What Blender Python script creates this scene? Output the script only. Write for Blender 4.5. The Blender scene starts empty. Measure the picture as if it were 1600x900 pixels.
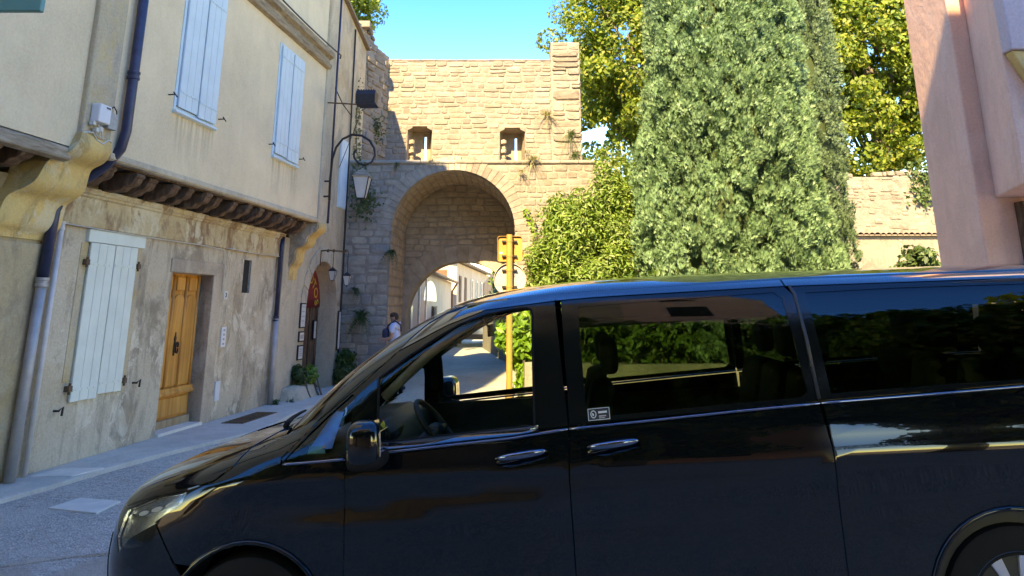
import bpy, bmesh, math, random, bisect
import numpy as np
from mathutils import Vector, Matrix
from mathutils.geometry import delaunay_2d_cdt
random.seed(7); np.random.seed(7)
SC = bpy.context.scene; COL = SC.collection
R = math.radians

# ------------------------------------------------------------------ camera
cam_d = bpy.data.cameras.new('camera'); cam = bpy.data.objects.new('camera', cam_d); COL.objects.link(cam)
cam.location = (0, 0, 1.7)
cam.rotation_euler = (R(90) + math.atan(.2571), 0, 0)
cam_d.sensor_width = 36; cam_d.lens = 36 * 1155 / 1600
cam_d.shift_y = -267 / 1600                      # lower part of a taller frame, as the photograph is cropped
cam_d.clip_start = .05; cam_d.clip_end = 2000
SC.camera = cam

# ------------------------------------------------------------------ light
SUN = Vector((.30, 1, -.88)).normalized()         # the way sunlight travels
elev = math.asin(-SUN.z)
sd = bpy.data.lights.new('sun', 'SUN'); so = bpy.data.objects.new('sun', sd); COL.objects.link(so)
sd.energy = 2.0; sd.angle = R(.5); sd.color = (1, .96, .97)
so.rotation_euler = SUN.to_track_quat('-Z', 'Y').to_euler()
W = bpy.data.worlds.new('World'); SC.world = W; W.use_nodes = True
nt = W.node_tree; bg = nt.nodes['Background']
sky = nt.nodes.new('ShaderNodeTexSky'); sky.sky_type = 'NISHITA'; sky.sun_disc = False
sky.sun_elevation = elev; sky.sun_rotation = math.atan2(-SUN.x, -SUN.y) % (2 * math.pi)
sky.air_density = 1.0; sky.dust_density = 0.0; sky.ozone_density = .5; sky.altitude = 1500
hs = nt.nodes.new('ShaderNodeHueSaturation'); hs.inputs['Saturation'].default_value = 1.54; hs.inputs['Hue'].default_value = .526; nt.links.new(sky.outputs[0], hs.inputs['Color']); nt.links.new(hs.outputs[0], bg.inputs[0]); bg.inputs[1].default_value = .14
SC.view_settings.view_transform = 'Standard'; SC.view_settings.look = 'None'
SC.view_settings.exposure = 3.12; SC.view_settings.gamma = 1
SC.view_settings.use_white_balance = True; SC.view_settings.white_balance_temperature = 22000; SC.view_settings.white_balance_tint = 2
SC.cycles.max_bounces = 8; SC.cycles.transparent_max_bounces = 16

# ------------------------------------------------------------------ materials
class NB:
    def __init__(s, name):
        s.m = bpy.data.materials.new(name); s.m.use_nodes = True; s.t = s.m.node_tree
        s.t.nodes.clear(); s.out = s.n('ShaderNodeOutputMaterial')
    def n(s, ty, **kw):
        nd = s.t.nodes.new(ty)
        for k, v in kw.items():
            if k.startswith('i_'): nd.inputs[k[2:].replace('_', ' ')].default_value = v
            else: setattr(nd, k, v)
        return nd
    def l(s, a, b): s.t.links.new(a, b)
    def pos(s, sc=(1, 1, 1), rot=(0, 0, 0)):
        g = s.n('ShaderNodeNewGeometry'); mp = s.n('ShaderNodeMapping'); s.l(g.outputs['Position'], mp.inputs[0])
        mp.inputs['Scale'].default_value = sc; mp.inputs['Rotation'].default_value = rot
        return mp.outputs[0]
    def noise(s, v, scale, det=6, rough=.6, dist=0.):
        x = s.n('ShaderNodeTexNoise', i_Scale=scale, i_Detail=det, i_Roughness=rough, i_Distortion=dist); s.l(v, x.inputs['Vector']); return x.outputs['Fac']
    def ramp(s, f, st):
        r = s.n('ShaderNodeValToRGB'); s.l(f, r.inputs[0]); e = r.color_ramp.elements
        while len(e) < len(st): e.new(.5)
        for q, (p, c) in zip(e, st):
            q.position = p; q.color = tuple(c) + (1,) if len(c) == 3 else c
        return r.outputs[0]
    def mix(s, f, a, b, mode='MIX'):
        x = s.n('ShaderNodeMix', data_type='RGBA', blend_type=mode)
        if isinstance(f, (int, float)): x.inputs[0].default_value = f
        else: s.l(f, x.inputs[0])
        for i, c in ((6, a), (7, b)):
            if isinstance(c, tuple): x.inputs[i].default_value = c + (1,)
            else: s.l(c, x.inputs[i])
        return x.outputs[2]
    def math(s, op, a, b=0.):
        x = s.n('ShaderNodeMath', operation=op)
        for i, c in ((0, a), (1, b)):
            if isinstance(c, (int, float)): x.inputs[i].default_value = c
            else: s.l(c, x.inputs[i])
        return x.outputs[0]
    def bump(s, hgt, st, dist=.02, prev=None):
        b = s.n('ShaderNodeBump', i_Strength=st, i_Distance=dist); s.l(hgt, b.inputs['Height'])
        if prev is not None: s.l(prev, b.inputs['Normal'])
        return b.outputs[0]
    def pr(s, col, rough=.8, metal=0., bump=None, spec=.5, **kw):
        p = s.n('ShaderNodeBsdfPrincipled'); p.inputs['Metallic'].default_value = metal
        p.inputs['Specular IOR Level'].default_value = spec
        for k, v in kw.items(): p.inputs[k.replace('_', ' ')].default_value = v
        if isinstance(col, tuple): p.inputs['Base Color'].default_value = col + (1,)
        else: s.l(col, p.inputs['Base Color'])
        if isinstance(rough, (int, float)): p.inputs['Roughness'].default_value = rough
        else: s.l(rough, p.inputs['Roughness'])
        if bump is not None: s.l(bump, p.inputs['Normal'])
        s.l(p.outputs[0], s.out.inputs[0]); return s.m

def mul(c, k): return tuple(min(1, x * k) for x in c)
def plain(name, c, rough=.6, metal=0., var=.12, scale=6., bump=.15, spec=.5, **kw):
    b = NB(name); p = b.pos(); f = b.noise(p, scale, 5)
    col = b.ramp(f, [(.3, mul(c, 1 - var)), (.7, mul(c, 1 + var))])
    return b.pr(col, rough, metal, b.bump(b.noise(p, scale * 12, 4), bump, .004), spec, **kw)

def plaster(name, base, dark, pale, ochre=None, stain=.5, patch=.5, bump=.35, drips=()):
    b = NB(name); p = b.pos(); ps = b.pos((1, 1, .16))
    col = b.ramp(b.noise(p, .9, 8, .62, .3), [(.30, mul(base, .86)), (.52, base), (.72, mul(base, 1.12))])
    dm = b.ramp(b.noise(b.pos((1, 1, .55), (0, 0, 0)), 2.3, 10, .72, .6), [(.49, (0, 0, 0)), (.60, (1, 1, 1))])
    col = b.mix(b.math('MULTIPLY', dm, patch), col, dark)
    pm = b.ramp(b.noise(b.pos((1, 1, .8), (1, 2, 3)), 1.9, 10, .7, .5), [(.54, (0, 0, 0)), (.585, (1, 1, 1))])
    col = b.mix(b.math('MULTIPLY', pm, patch * .8), col, pale)
    if ochre:
        om = b.ramp(b.noise(b.pos((1, 1, 1.6), (3, 1, 2)), 1.1, 7, .6), [(.52, (0, 0, 0)), (.66, (1, 1, 1))])
        col = b.mix(b.math('MULTIPLY', om, .6), col, ochre)
    sm = b.ramp(b.noise(ps, 5.0, 6, .65), [(.53, (0, 0, 0)), (.75, (1, 1, 1))])
    col = b.mix(b.math('MULTIPLY', sm, stain), col, mul(dark, .75))
    col = b.mix(.25, col, b.ramp(b.noise(p, 38, 4), [(.3, (.3, .3, .3)), (.7, (.75, .75, .75))]), 'OVERLAY')
    for s0, s1, z0, z1 in drips:          # rain streaks below the sills (s along the street front, z up)
        g = b.n('ShaderNodeNewGeometry'); dt = b.n('ShaderNodeVectorMath', operation='DOT_PRODUCT'); b.l(g.outputs['Position'], dt.inputs[0]); dt.inputs[1].default_value = (.11249, .99365, 0)
        sz = b.n('ShaderNodeSeparateXYZ'); b.l(g.outputs['Position'], sz.inputs[0]); s_ = b.math('ADD', dt.outputs['Value'], .661)
        def rng_(v, a0, a1, b0, b1):
            m = b.n('ShaderNodeMapRange'); b.l(v, m.inputs[0]); m.inputs[1].default_value = a0; m.inputs[2].default_value = a1; m.inputs[3].default_value = b0; m.inputs[4].default_value = b1; return m.outputs[0]
        mk = b.math('MULTIPLY', b.math('MULTIPLY', rng_(s_, s0, s0 + .06, 0, 1), rng_(s_, s1 - .06, s1, 1, 0)), b.math('MULTIPLY', rng_(sz.outputs[2], z0, z1, 0, 1), rng_(sz.outputs[2], z1, z1 + .03, 1, 0)))
        st = b.ramp(b.noise(b.pos((1, 1, .07)), 14, 5, .6), [(.44, (0, 0, 0)), (.66, (1, 1, 1))])
        col = b.mix(b.math('MULTIPLY', mk, b.math('MULTIPLY', st, .75)), col, mul(dark, .55))
    n = b.bump(b.noise(p, 7, 8, .65), bump, .03); n = b.bump(b.noise(p, 60, 4), bump * .7, .005, n)
    n = b.bump(pm, bump * patch, .006, n)
    return b.pr(col, .92, 0, n, .2)

def stonemat(name, cols, var=.25, bump=.7, lichen=(.10, .09, .07), lich=.35):
    b = NB(name); p = b.pos(); oi = b.n('ShaderNodeObjectInfo'); g = b.n('ShaderNodeNewGeometry')
    r = b.math('FRACT', b.math('ADD', oi.outputs['Random'], g.outputs['Random Per Island']))
    k = len(cols); col = b.ramp(r, [(i / (k - 1), c) for i, c in enumerate(cols)])
    col = b.mix(.45, col, b.ramp(b.noise(p, 5, 8, .7), [(.28, (.22, .20, .18)), (.5, (.5, .5, .5)), (.75, (.78, .77, .74))]), 'OVERLAY')
    lm = b.ramp(b.noise(p, 1.1, 9, .7, .6), [(.52, (0, 0, 0)), (.68, (1, 1, 1))])
    col = b.mix(b.math('MULTIPLY', lm, lich), col, lichen)
    n = b.bump(b.noise(p, 9, 9, .7), bump, .035); n = b.bump(b.noise(p, 55, 5, .7), bump, .006, n)
    return b.pr(col, .95, 0, n, .15)

def leafmat(name, cols, trans=.3, rough=.5, dead=None):
    b = NB(name); g = b.n('ShaderNodeNewGeometry'); st = [(i / (len(cols) - 1), c) for i, c in enumerate(cols)]
    col = b.ramp(g.outputs['Random Per Island'], st)
    col = b.mix(.5, col, b.ramp(b.noise(b.pos(), 1.3, 5), [(.3, (.36, .36, .36)), (.7, (.66, .66, .66))]), 'OVERLAY')
    pr = b.n('ShaderNodeBsdfPrincipled'); b.l(col, pr.inputs['Base Color']); pr.inputs['Roughness'].default_value = rough
    pr.inputs['Specular IOR Level'].default_value = .35
    t = b.n('ShaderNodeBsdfTranslucent'); b.l(b.mix(.5, col, (.5, .6, .1), 'OVERLAY'), t.inputs[0])
    mx = b.n('ShaderNodeMixShader'); mx.inputs[0].default_value = trans
    b.l(pr.outputs[0], mx.inputs[1]); b.l(t.outputs[0], mx.inputs[2]); b.l(mx.outputs[0], b.out.inputs[0]); return b.m

def glassmat(name, tint, rough=0.):
    b = NB(name); tr = b.n('ShaderNodeBsdfTransparent'); tr.inputs[0].default_value = tint + (1,)
    gl = b.n('ShaderNodeBsdfGlossy'); gl.inputs['Roughness'].default_value = rough; gl.inputs[0].default_value = (1, 1, 1, 1)
    fr = b.n('ShaderNodeFresnel', i_IOR=1.5)
    mx = b.n('ShaderNodeMixShader'); b.l(fr.outputs[0], mx.inputs[0]); b.l(tr.outputs[0], mx.inputs[1]); b.l(gl.outputs[0], mx.inputs[2])
    b.l(mx.outputs[0], b.out.inputs[0]); return b.m

def woodmat(name, c1, c2, c3, axis=(1, 1, .08), sc=9, rough=.7, bump=.3):
    b = NB(name); p = b.pos(axis)
    col = b.ramp(b.noise(p, sc, 8, .65, .6), [(.25, c1), (.5, c2), (.75, c3)])
    col = b.mix(.3, col, b.ramp(b.noise(b.pos(), 2.2, 5), [(.3, (.3, .3, .3)), (.7, (.68, .68, .68))]), 'OVERLAY')
    return b.pr(col, rough, 0, b.bump(b.noise(p, sc * 4, 5), bump, .006), .3)

M = {}
M['wall_low'] = plaster('aged_grey_render', (.60, .49, .36), (.30, .235, .17), (.78, .69, .54), (.56, .41, .26), .75, .85, .7)
M['wall_first'] = plaster('ochre_stained_render', (.50, .37, .22), (.27, .2, .14), (.46, .38, .27), (.40, .25, .10), .5, .5)
M['wall_up'] = plaster('cream_render', (.80, .615, .40), (.66, .51, .35), (.84, .68, .46), None, .13, .18, .16, ((9.15, 10.3, 3.45, 4.12), (12.1, 13.3, 3.5, 4.12)))
M['wall_up2'] = plaster('pale_cream_render', (.80, .645, .44), (.66, .54, .38), (.84, .70, .50), None, .12, .2, .16)
M['wall_third'] = plaster('weathered_tan_render', (.58, .45, .30), (.26, .22, .17), (.56, .49, .38), (.5, .34, .18), .6, .5)
M['beam_plaster'] = plaster('ochre_beam_render', (.62, .47, .28), (.32, .19, .11), (.74, .64, .46), (.50, .29, .13), .45, 1., .6)
M['ochre_paint'] = plaster('yellow_ochre_paint', (.76, .50, .20), (.52, .34, .15), (.74, .60, .38), None, .55, .95, .5)
M['pil_render'] = plaster('flaking_render', (.56, .44, .29), (.40, .34, .28), (.64, .46, .22), (.50, .32, .12), .3, .6, .4)
M['frame_stone'] = plaster('door_surround_stone', (.54, .42, .31), (.30, .24, .19), (.64, .53, .40), (.46, .33, .21), .5, .6, .4)
M['ash_stone'] = plaster('dressed_stone', (.58, .47, .33), (.36, .30, .23), (.64, .55, .41), None, .4, .5, .4)
M['dark_wood'] = woodmat('dark_oak', (.045, .024, .015), (.13, .070, .043), (.30, .19, .12), (1, 1, .3), 12, .8, .8)
M['old_wood'] = woodmat('weathered_oak', (.14, .09, .06), (.34, .26, .18), (.50, .42, .32), (.4, .4, 3), 9, .85, .9)
M['door_wood'] = woodmat('honey_oak', (.42, .15, .035), (.66, .27, .065), (.82, .41, .13), (1, 1, .07), 10, .42, .2)
M['door_edge'] = woodmat('worn_oak', (.30, .18, .09), (.42, .28, .16), (.5, .38, .25), (1, 1, .07), 10, .7, .3)
M['blue_paint'] = plain('pale_blue_paint', (.58, .72, .75), .55, 0, .06, 4, .2)
M['white_paint'] = plain('off_white_paint', (.70, .76, .68), .55, 0, .06, 4, .2)
M['iron'] = plain('dark_iron', (.03, .028, .03), .55, .4, .3, 20)
M['iron_grey'] = plain('galvanised_strap', (.36, .38, .40), .5, .5, .2, 20)
M['rust'] = plain('rusty_iron', (.16, .09, .05), .8, .2, .3, 20)
M['pipe_blue'] = plain('dark_blue_pipe', (.022, .032, .075), .38, .1, .3, 9)
M['pipe_grey'] = plain('grey_zinc_pipe', (.42, .40, .39), .5, .3, .12, 9)
M['pipe_pale'] = plain('pale_pvc_pipe', (.62, .58, .56), .4, 0, .1, 9)
M['plastic'] = plain('pale_plastic', (.68, .70, .72), .45, 0, .04, 9, .05)
M['dark'] = plain('dark_opening', (.02, .018, .017), .9)
M['teal'] = plain('teal_sign', (.05, .30, .28), .4, 0, .05)
M['red'] = plain('maroon_sign', (.30, .025, .03), .5, 0, .15)
M['yellow_text'] = plain('gold_letters', (.75, .45, .06), .5, 0, .05)
M['paper'] = plain('white_paper', (.62, .62, .57), .7, 0, .08)
M['cable'] = plain('black_cable', (.02, .02, .022), .5)
M['cable_white'] = plain('white_cable', (.62, .60, .54), .5)
M['concrete'] = plaster('concrete', (.60, .55, .46), (.44, .405, .35), (.68, .635, .55), None, .2, .4, .4)
M['slab'] = plain('pale_slab', (.74, .68, .57), .85, 0, .12, 5, .4)
M['earth'] = plain('dry_earth', (.26, .22, .16), .95, 0, .3, 1, .6)
SL = [(.26, .222, .185), (.235, .197, .162), (.29, .253, .217), (.21, .175, .142), (.26, .215, .172), (.275, .243, .213)]
M['stone'] = stonemat('golden_limestone', SL, .2, .8, (.30, .25, .18), .3)
M['stone_pier'] = stonemat('shade_lifted_grey_limestone', [(.38, .33, .26), (.335, .30, .25), (.42, .36, .28), (.30, .275, .235), (.40, .345, .27)], .2, .7, (.16, .14, .115), .45)  # greyer stone, its colours also brightened to lift the shaded pier
M['stone_in'] = stonemat('shade_lifted_recess_limestone', [(.40, .325, .24), (.36, .29, .215), (.43, .355, .265), (.33, .27, .20)], .2, .8, (.2, .16, .11), .35)  # limestone copy with brighter colours to lift the shade inside the arch
M['mortar'] = stonemat('mortar', [(.31, .265, .215), (.285, .243, .20)], .1, .9, (.22, .18, .13), .3)
M['rampart'] = stonemat('rubble_limestone', [(.28, .245, .195), (.24, .205, .165), (.315, .28, .23), (.21, .18, .145)], .2, 1., (.12, .10, .08), .75)
M['rampart_plaster'] = plaster('rampart_render', (.25, .215, .172), (.17, .145, .115), (.285, .25, .205), None, .5, .7, .7)
M['tile'] = stonemat('clay_tiles', [(.28, .21, .16), (.32, .25, .19), (.24, .18, .14), (.31, .27, .22)], .2, .4, (.15, .13, .1), .4)
M['far_wall'] = plaster('far_pinkish_render', (.50, .40, .31), (.42, .34, .27), (.54, .45, .36), None, .1, .2, .1)
M['pink'] = plaster('pink_render', (.90, .54, .40), (.74, .44, .33), (.92, .62, .49), None, .28, .40, .3)
M['pink_grey'] = plaster('mauve_render', (.62, .48, .46), (.55, .42, .41), (.66, .52, .50), None, .1, .2, .12)
M['bark'] = woodmat('bark', (.08, .06, .045), (.16, .13, .10), (.24, .20, .16), (1, 1, .3), 7, .95, 1.)
M['leaf_plane'] = leafmat('plane_leaves', [(.11, .18, .03), (.17, .24, .035), (.26, .30, .05), (.07, .13, .03), (.34, .33, .07)], .42)
M['leaf_left'] = leafmat('lime_leaves', [(.16, .23, .04), (.22, .29, .05), (.29, .33, .08)], .4)
M['leaf_cyp'] = leafmat('cypress_sprays', [(.105, .205, .10), (.15, .265, .13), (.075, .155, .08), (.215, .33, .18), (.125, .225, .10)], .2, .6)
M['leaf_cyp2'] = leafmat('old_cypress_sprays', [(.085, .15, .075), (.12, .19, .10), (.06, .11, .055), (.17, .24, .14)], .12, .6)
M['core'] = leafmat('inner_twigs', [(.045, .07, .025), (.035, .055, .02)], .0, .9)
M['leaf_laurel'] = leafmat('laurel_leaves', [(.11, .20, .04), (.17, .28, .06), (.25, .35, .09), (.07, .13, .03), (.33, .40, .16)], .35, .4)
M['leaf_ivy'] = leafmat('ivy_leaves', [(.10, .20, .03), (.16, .29, .04), (.23, .36, .06)], .35, .4)
M['leaf_hedge'] = leafmat('hedge_leaves', [(.06, .12, .03), (.09, .16, .04), (.045, .08, .02)], .3, .4)
M['leaf_weed'] = leafmat('weed_leaves', [(.06, .11, .035), (.10, .15, .05), (.045, .08, .03)], .25, .5)
M['leaf_dry'] = leafmat('dry_grass', [(.28, .24, .12), (.20, .21, .08), (.34, .28, .16)], .25, .7)

def asphalt(name, c, agg, cell=70, lo=.12, worn=(.5, .5, .5)):
    b = NB(name); p = b.pos()
    v = b.n('ShaderNodeTexVoronoi', i_Scale=cell); b.l(p, v.inputs['Vector'])
    hs = b.n('ShaderNodeSeparateColor'); b.l(v.outputs['Color'], hs.inputs[0])
    col = b.ramp(hs.outputs[0], [(0, mul(c, .65)), (.55, c), (.80, mul(c, 1.3)), (.97, agg)])
    col = b.mix(.55, col, b.ramp(b.noise(p, .8, 8, .65), [(.3, (.33, .33, .33)), (.7, (.66, .66, .66))]), 'OVERLAY')
    v2 = b.n('ShaderNodeTexVoronoi', i_Scale=cell * .38); b.l(p, v2.inputs['Vector']); h2 = b.n('ShaderNodeSeparateColor'); b.l(v2.outputs['Color'], h2.inputs[0])
    col = b.mix(.35, col, b.ramp(h2.outputs[0], [(0, mul(c, .5)), (.5, c), (.92, mul(c, 1.15)), (.96, agg)]))
    wm = b.ramp(b.noise(b.pos((1, .7, 1), (5, 2, 0)), .55, 9, .7, .5), [(.47, (0, 0, 0)), (.56, (1, 1, 1))])
    col = b.mix(b.math('MULTIPLY', wm, .45), col, mul(c, 1.25))
    cr = b.n('ShaderNodeTexVoronoi', feature='DISTANCE_TO_EDGE', i_Scale=.9); ds = b.mix(.25, b.pos(), b.n('ShaderNodeTexNoise', i_Scale=4.0).outputs['Color']); b.l(ds, cr.inputs['Vector'])
    cm = b.ramp(cr.outputs['Distance'], [(.0, (1, 1, 1)), (.012, (0, 0, 0))]); col = b.mix(b.math('MULTIPLY', cm, .0), col, mul(c, .35))
    n = b.bump(v.outputs['Distance'], .9, .012); n = b.bump(b.noise(p, 20, 6), .5, .01, n)
    return b.pr(col, .82, 0, n, .35)
M['asphalt'] = asphalt('coarse_asphalt', (.50, .455, .385), (.74, .70, .62))
M['patch'] = asphalt('smooth_asphalt_patch', (.60, .51, .42), (.66, .58, .48), 160)

# ------------------------------------------------------------------ builders
class Frame:
    def __init__(s, o, x, y, z):
        s.o, s.x, s.y, s.z = map(Vector, (o, x, y, z))
        s.m = Matrix((s.x, s.y, s.z)).transposed()
    def w(s, p): return s.o + s.m @ Vector(p)
WORLD = Frame((0, 0, 0), (1, 0, 0), (0, 1, 0), (0, 0, 1))
# street front on the left: local x runs along the street, local y goes INTO the wall, z up
FAC = Frame((-5.877, 0, 0), (.11249, .99365, 0), (-.99365, .11249, 0), (0, 0, 1))

BASE = {}
def tag(o, label=None, cat=None, group=None, kind=None):
    for k, v in (('label', label), ('category', cat), ('group', group), ('kind', kind)):
        if v: o[k] = v
def thing(name, label, cat, base=(0, 0, 0), fr=WORLD, group=None):
    o = bpy.data.objects.new(name, None); COL.objects.link(o)
    o.empty_display_size = .2
    o.matrix_world = Matrix.Translation(fr.w(base)) @ fr.m.to_4x4()
    BASE[o.name] = Vector(base); tag(o, label, cat, group); return o
def basis(o):
    while o is not None:
        if o.name in BASE: return BASE[o.name]
        o = o.parent
    return Vector((0, 0, 0))

class MB:
    def __init__(s): s.v = []; s.f = []
    def add(s, vs, fs):
        k = len(s.v); s.v += [tuple(v) for v in vs]; s.f += [tuple(i + k for i in f) for f in fs]; return s
    def box(s, x0, x1, y0, y1, z0, z1):
        return s.add([(x0, y0, z0), (x1, y0, z0), (x1, y1, z0), (x0, y1, z0), (x0, y0, z1), (x1, y0, z1), (x1, y1, z1), (x0, y1, z1)],
                     [(3, 2, 1, 0), (4, 5, 6, 7), (0, 1, 5, 4), (1, 2, 6, 5), (2, 3, 7, 6), (3, 0, 4, 7)])
    def hexa(s, lo, hi):
        n = len(lo); return s.add(list(lo) + list(hi), [tuple(range(n))[::-1], tuple(range(n, 2 * n))] + [(i, (i + 1) % n, n + (i + 1) % n, n + i) for i in range(n)])
    def prism(s, poly, ax, a0, a1, b0=None):
        # polygon in the two other axes, extruded along ax
        def P(p, a):
            q = list(p); q.insert(ax, a); return q
        return s.hexa([P(p, a0) for p in poly], [P(p, a1) for p in poly])
    def tube(s, pts, r, seg=8, closed=False, ell=1.):
        pts = [Vector(p) for p in pts]; n = len(pts); rr = r if isinstance(r, (list, tuple)) else [r] * n
        prev = None; rings = []
        for i in range(n):
            if closed: d = pts[(i + 1) % n] - pts[i - 1]
            else: d = pts[min(i + 1, n - 1)] - pts[max(i - 1, 0)]
            d.normalize()
            if prev is None:
                u = d.orthogonal().normalized()
            else:
                u = (prev - d * prev.dot(d))
                u = u.normalized() if u.length > 1e-6 else d.orthogonal().normalized()
            prev = u; w = d.cross(u)
            rings.append([pts[i] + (u * math.cos(2 * math.pi * k / seg) + w * math.sin(2 * math.pi * k / seg) * ell) * rr[i] for k in range(seg)])
        vs = [v for g in rings for v in g]; fs = []
        m = n if closed else n - 1
        for i in range(m):
            j = (i + 1) % n
            for k in range(seg): fs.append((i * seg + k, i * seg + (k + 1) % seg, j * seg + (k + 1) % seg, j * seg + k))
        if not closed: fs += [tuple(range(seg))[::-1], tuple((n - 1) * seg + k for k in range(seg))]
        return s.add(vs, fs)
    def lathe(s, prof, c, ax=2, seg=16, a0=0, a1=2 * math.pi):
        c = Vector(c); full = abs(a1 - a0) > 6.28; n = seg if full else seg + 1; vs = []
        for r, h in prof:
            for k in range(n):
                a = a0 + (a1 - a0) * k / seg; q = [r * math.cos(a), r * math.sin(a)]; q.insert(ax, h); vs.append(c + Vector(q))
        fs = []
        for i in range(len(prof) - 1):
            for k in range(seg):
                k2 = (k + 1) % n; fs.append((i * n + k, i * n + k2, (i + 1) * n + k2, (i + 1) * n + k))
        return s.add(vs, fs)
    def ball(s, c, r, sx=1, sy=1, sz=1, seg=12, ring=8, e=1.):
        c = Vector(c); vs = []; fs = []
        f = lambda x: math.copysign(abs(x) ** e, x)
        for i in range(ring + 1):
            t = math.pi * i / ring
            for k in range(seg):
                a = 2 * math.pi * k / seg
                vs.append(c + Vector((f(math.sin(t)) * f(math.cos(a)) * r * sx, f(math.sin(t)) * f(math.sin(a)) * r * sy, f(math.cos(t)) * r * sz)))
        for i in range(ring):
            for k in range(seg): fs.append((i * seg + k, (i + 1) * seg + k, (i + 1) * seg + (k + 1) % seg, i * seg + (k + 1) % seg))
        return s.add(vs, fs)
    def build(s, name, mat, parent=None, smooth=False, bev=0., seg=2, fix=True, label=None, kind=None, jitter=0):
        b = basis(parent) if parent is not None else Vector((0, 0, 0))
        me = bpy.data.meshes.new(name); me.from_pydata([(v[0] - b[0], v[1] - b[1], v[2] - b[2]) for v in s.v], [], s.f); me.update()
        if fix or bev:
            bm = bmesh.new(); bm.from_mesh(me)
            bmesh.ops.remove_doubles(bm, verts=bm.verts, dist=1e-5)
            if fix: bmesh.ops.recalc_face_normals(bm, faces=bm.faces)
            if bev:
                es = [e for e in bm.edges if len(e.link_faces) == 2 and e.calc_face_angle(0) > .5]
                bmesh.ops.bevel(bm, geom=es, offset=bev, segments=seg, profile=.5, affect='EDGES', clamp_overlap=True)
            bm.to_mesh(me); bm.free()
        if smooth:
            me.polygons.foreach_set('use_smooth', [True] * len(me.polygons))
            if bev or smooth == 2:
                try: me.set_sharp_from_angle(angle=R(38))
                except Exception: pass
        me.materials.append(mat)
        o = bpy.data.objects.new(name, me); COL.objects.link(o)
        if parent is not None: o.parent = parent
        if label: o['label'] = label
        if kind: o['kind'] = kind
        return o

def poly_hole(mb, x0, x1, z0, z1, holes, y0, y1):
    """wall slab in x/z with rectangular holes, thickness y0..y1"""
    xs = sorted({x0, x1, *[h[0] for h in holes], *[h[1] for h in holes]}); zs = sorted({z0, z1, *[h[2] for h in holes], *[h[3] for h in holes]})
    inside = lambda x, z: any(h[0] < x < h[1] and h[2] < z < h[3] for h in holes)
    V = {}; vs = []; fs = []
    def vid(x, y, z):
        k = (round(x, 4), round(y, 4), round(z, 4))
        if k not in V: V[k] = len(vs); vs.append((x, y, z))
        return V[k]
    cell = lambda i, j: 0 <= i < len(xs) - 1 and 0 <= j < len(zs) - 1 and not inside((xs[i] + xs[i + 1]) / 2, (zs[j] + zs[j + 1]) / 2)
    for i in range(len(xs) - 1):
        for j in range(len(zs) - 1):
            if not cell(i, j): continue
            a, b, c, d = xs[i], xs[i + 1], zs[j], zs[j + 1]
            fs.append((vid(a, y0, c), vid(b, y0, c), vid(b, y0, d), vid(a, y0, d)))
            fs.append((vid(a, y1, d), vid(b, y1, d), vid(b, y1, c), vid(a, y1, c)))
            if not cell(i - 1, j): fs.append((vid(a, y0, c), vid(a, y0, d), vid(a, y1, d), vid(a, y1, c)))
            if not cell(i + 1, j): fs.append((vid(b, y0, d), vid(b, y0, c), vid(b, y1, c), vid(b, y1, d)))
            if not cell(i, j - 1): fs.append((vid(a, y0, c), vid(a, y1, c), vid(b, y1, c), vid(b, y0, c)))
            if not cell(i, j + 1): fs.append((vid(a, y0, d), vid(b, y0, d), vid(b, y1, d), vid(a, y1, d)))
    return mb.add(vs, fs)

def npmesh(name, V, F, mat, parent=None, kind=None, nv=4):
    b = basis(parent) if parent is not None else Vector((0, 0, 0))
    V = np.asarray(V, dtype=np.float32) - np.array(b, dtype=np.float32); F = np.asarray(F, dtype=np.int32)
    me = bpy.data.meshes.new(name); me.vertices.add(len(V)); me.vertices.foreach_set('co', V.ravel())
    me.loops.add(F.size); me.loops.foreach_set('vertex_index', F.ravel()); me.polygons.add(len(F))
    me.polygons.foreach_set('loop_start', np.arange(0, F.size, F.shape[1], dtype=np.int32)); me.update(calc_edges=True)
    me.materials.append(mat); o = bpy.data.objects.new(name, me); COL.objects.link(o)
    if parent is not None: o.parent = parent
    if kind: o['kind'] = kind
    return o

# stones: unit irregular blocks, shared between all walls.  local x width, z height, front at -y
def stone_mesh(seed, mat, ragged=1.):
    rg = random.Random(seed); n = 9; out = []
    for k in range(n):
        a = 2 * math.pi * (k + .5 * (rg.random() - .5) * ragged) / n; c, s_ = math.cos(a), math.sin(a)
        e = .38; x = math.copysign(abs(c) ** e, c) * .5; z = math.copysign(abs(s_) ** e, s_) * .5
        q = 1 - rg.random() * .10 * ragged; out.append((x * q, z * (1 - rg.random() * .16 * ragged)))
    vs = [(x, .5, z) for x, z in out] + [(x, -.30, z) for x, z in out] + [(x * .88 + .01 * rg.uniform(-1, 1), -.42 - .1 * rg.random(), z * .82 + .02 * rg.uniform(-1, 1)) for x, z in out] + [(.1 * rg.uniform(-1, 1), -.5 - .06 * rg.random(), .1 * rg.uniform(-1, 1))]
    fs = [(i, (i + 1) % n, n + (i + 1) % n, n + i) for i in range(n)] + [(n + i, n + (i + 1) % n, 2 * n + (i + 1) % n, 2 * n + i) for i in range(n)] + [(2 * n + i, 2 * n + (i + 1) % n, 3 * n) for i in range(n)]
    me = bpy.data.meshes.new('stone'); me.from_pydata(vs, [], fs); me.update(); me.materials.append(mat); return me
SM = {}
def smesh(mk, ragged=1.):
    if mk not in SM: SM[mk] = [stone_mesh(i + 11, M[mk], ragged) for i in range(14)]
    return SM[mk]
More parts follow.
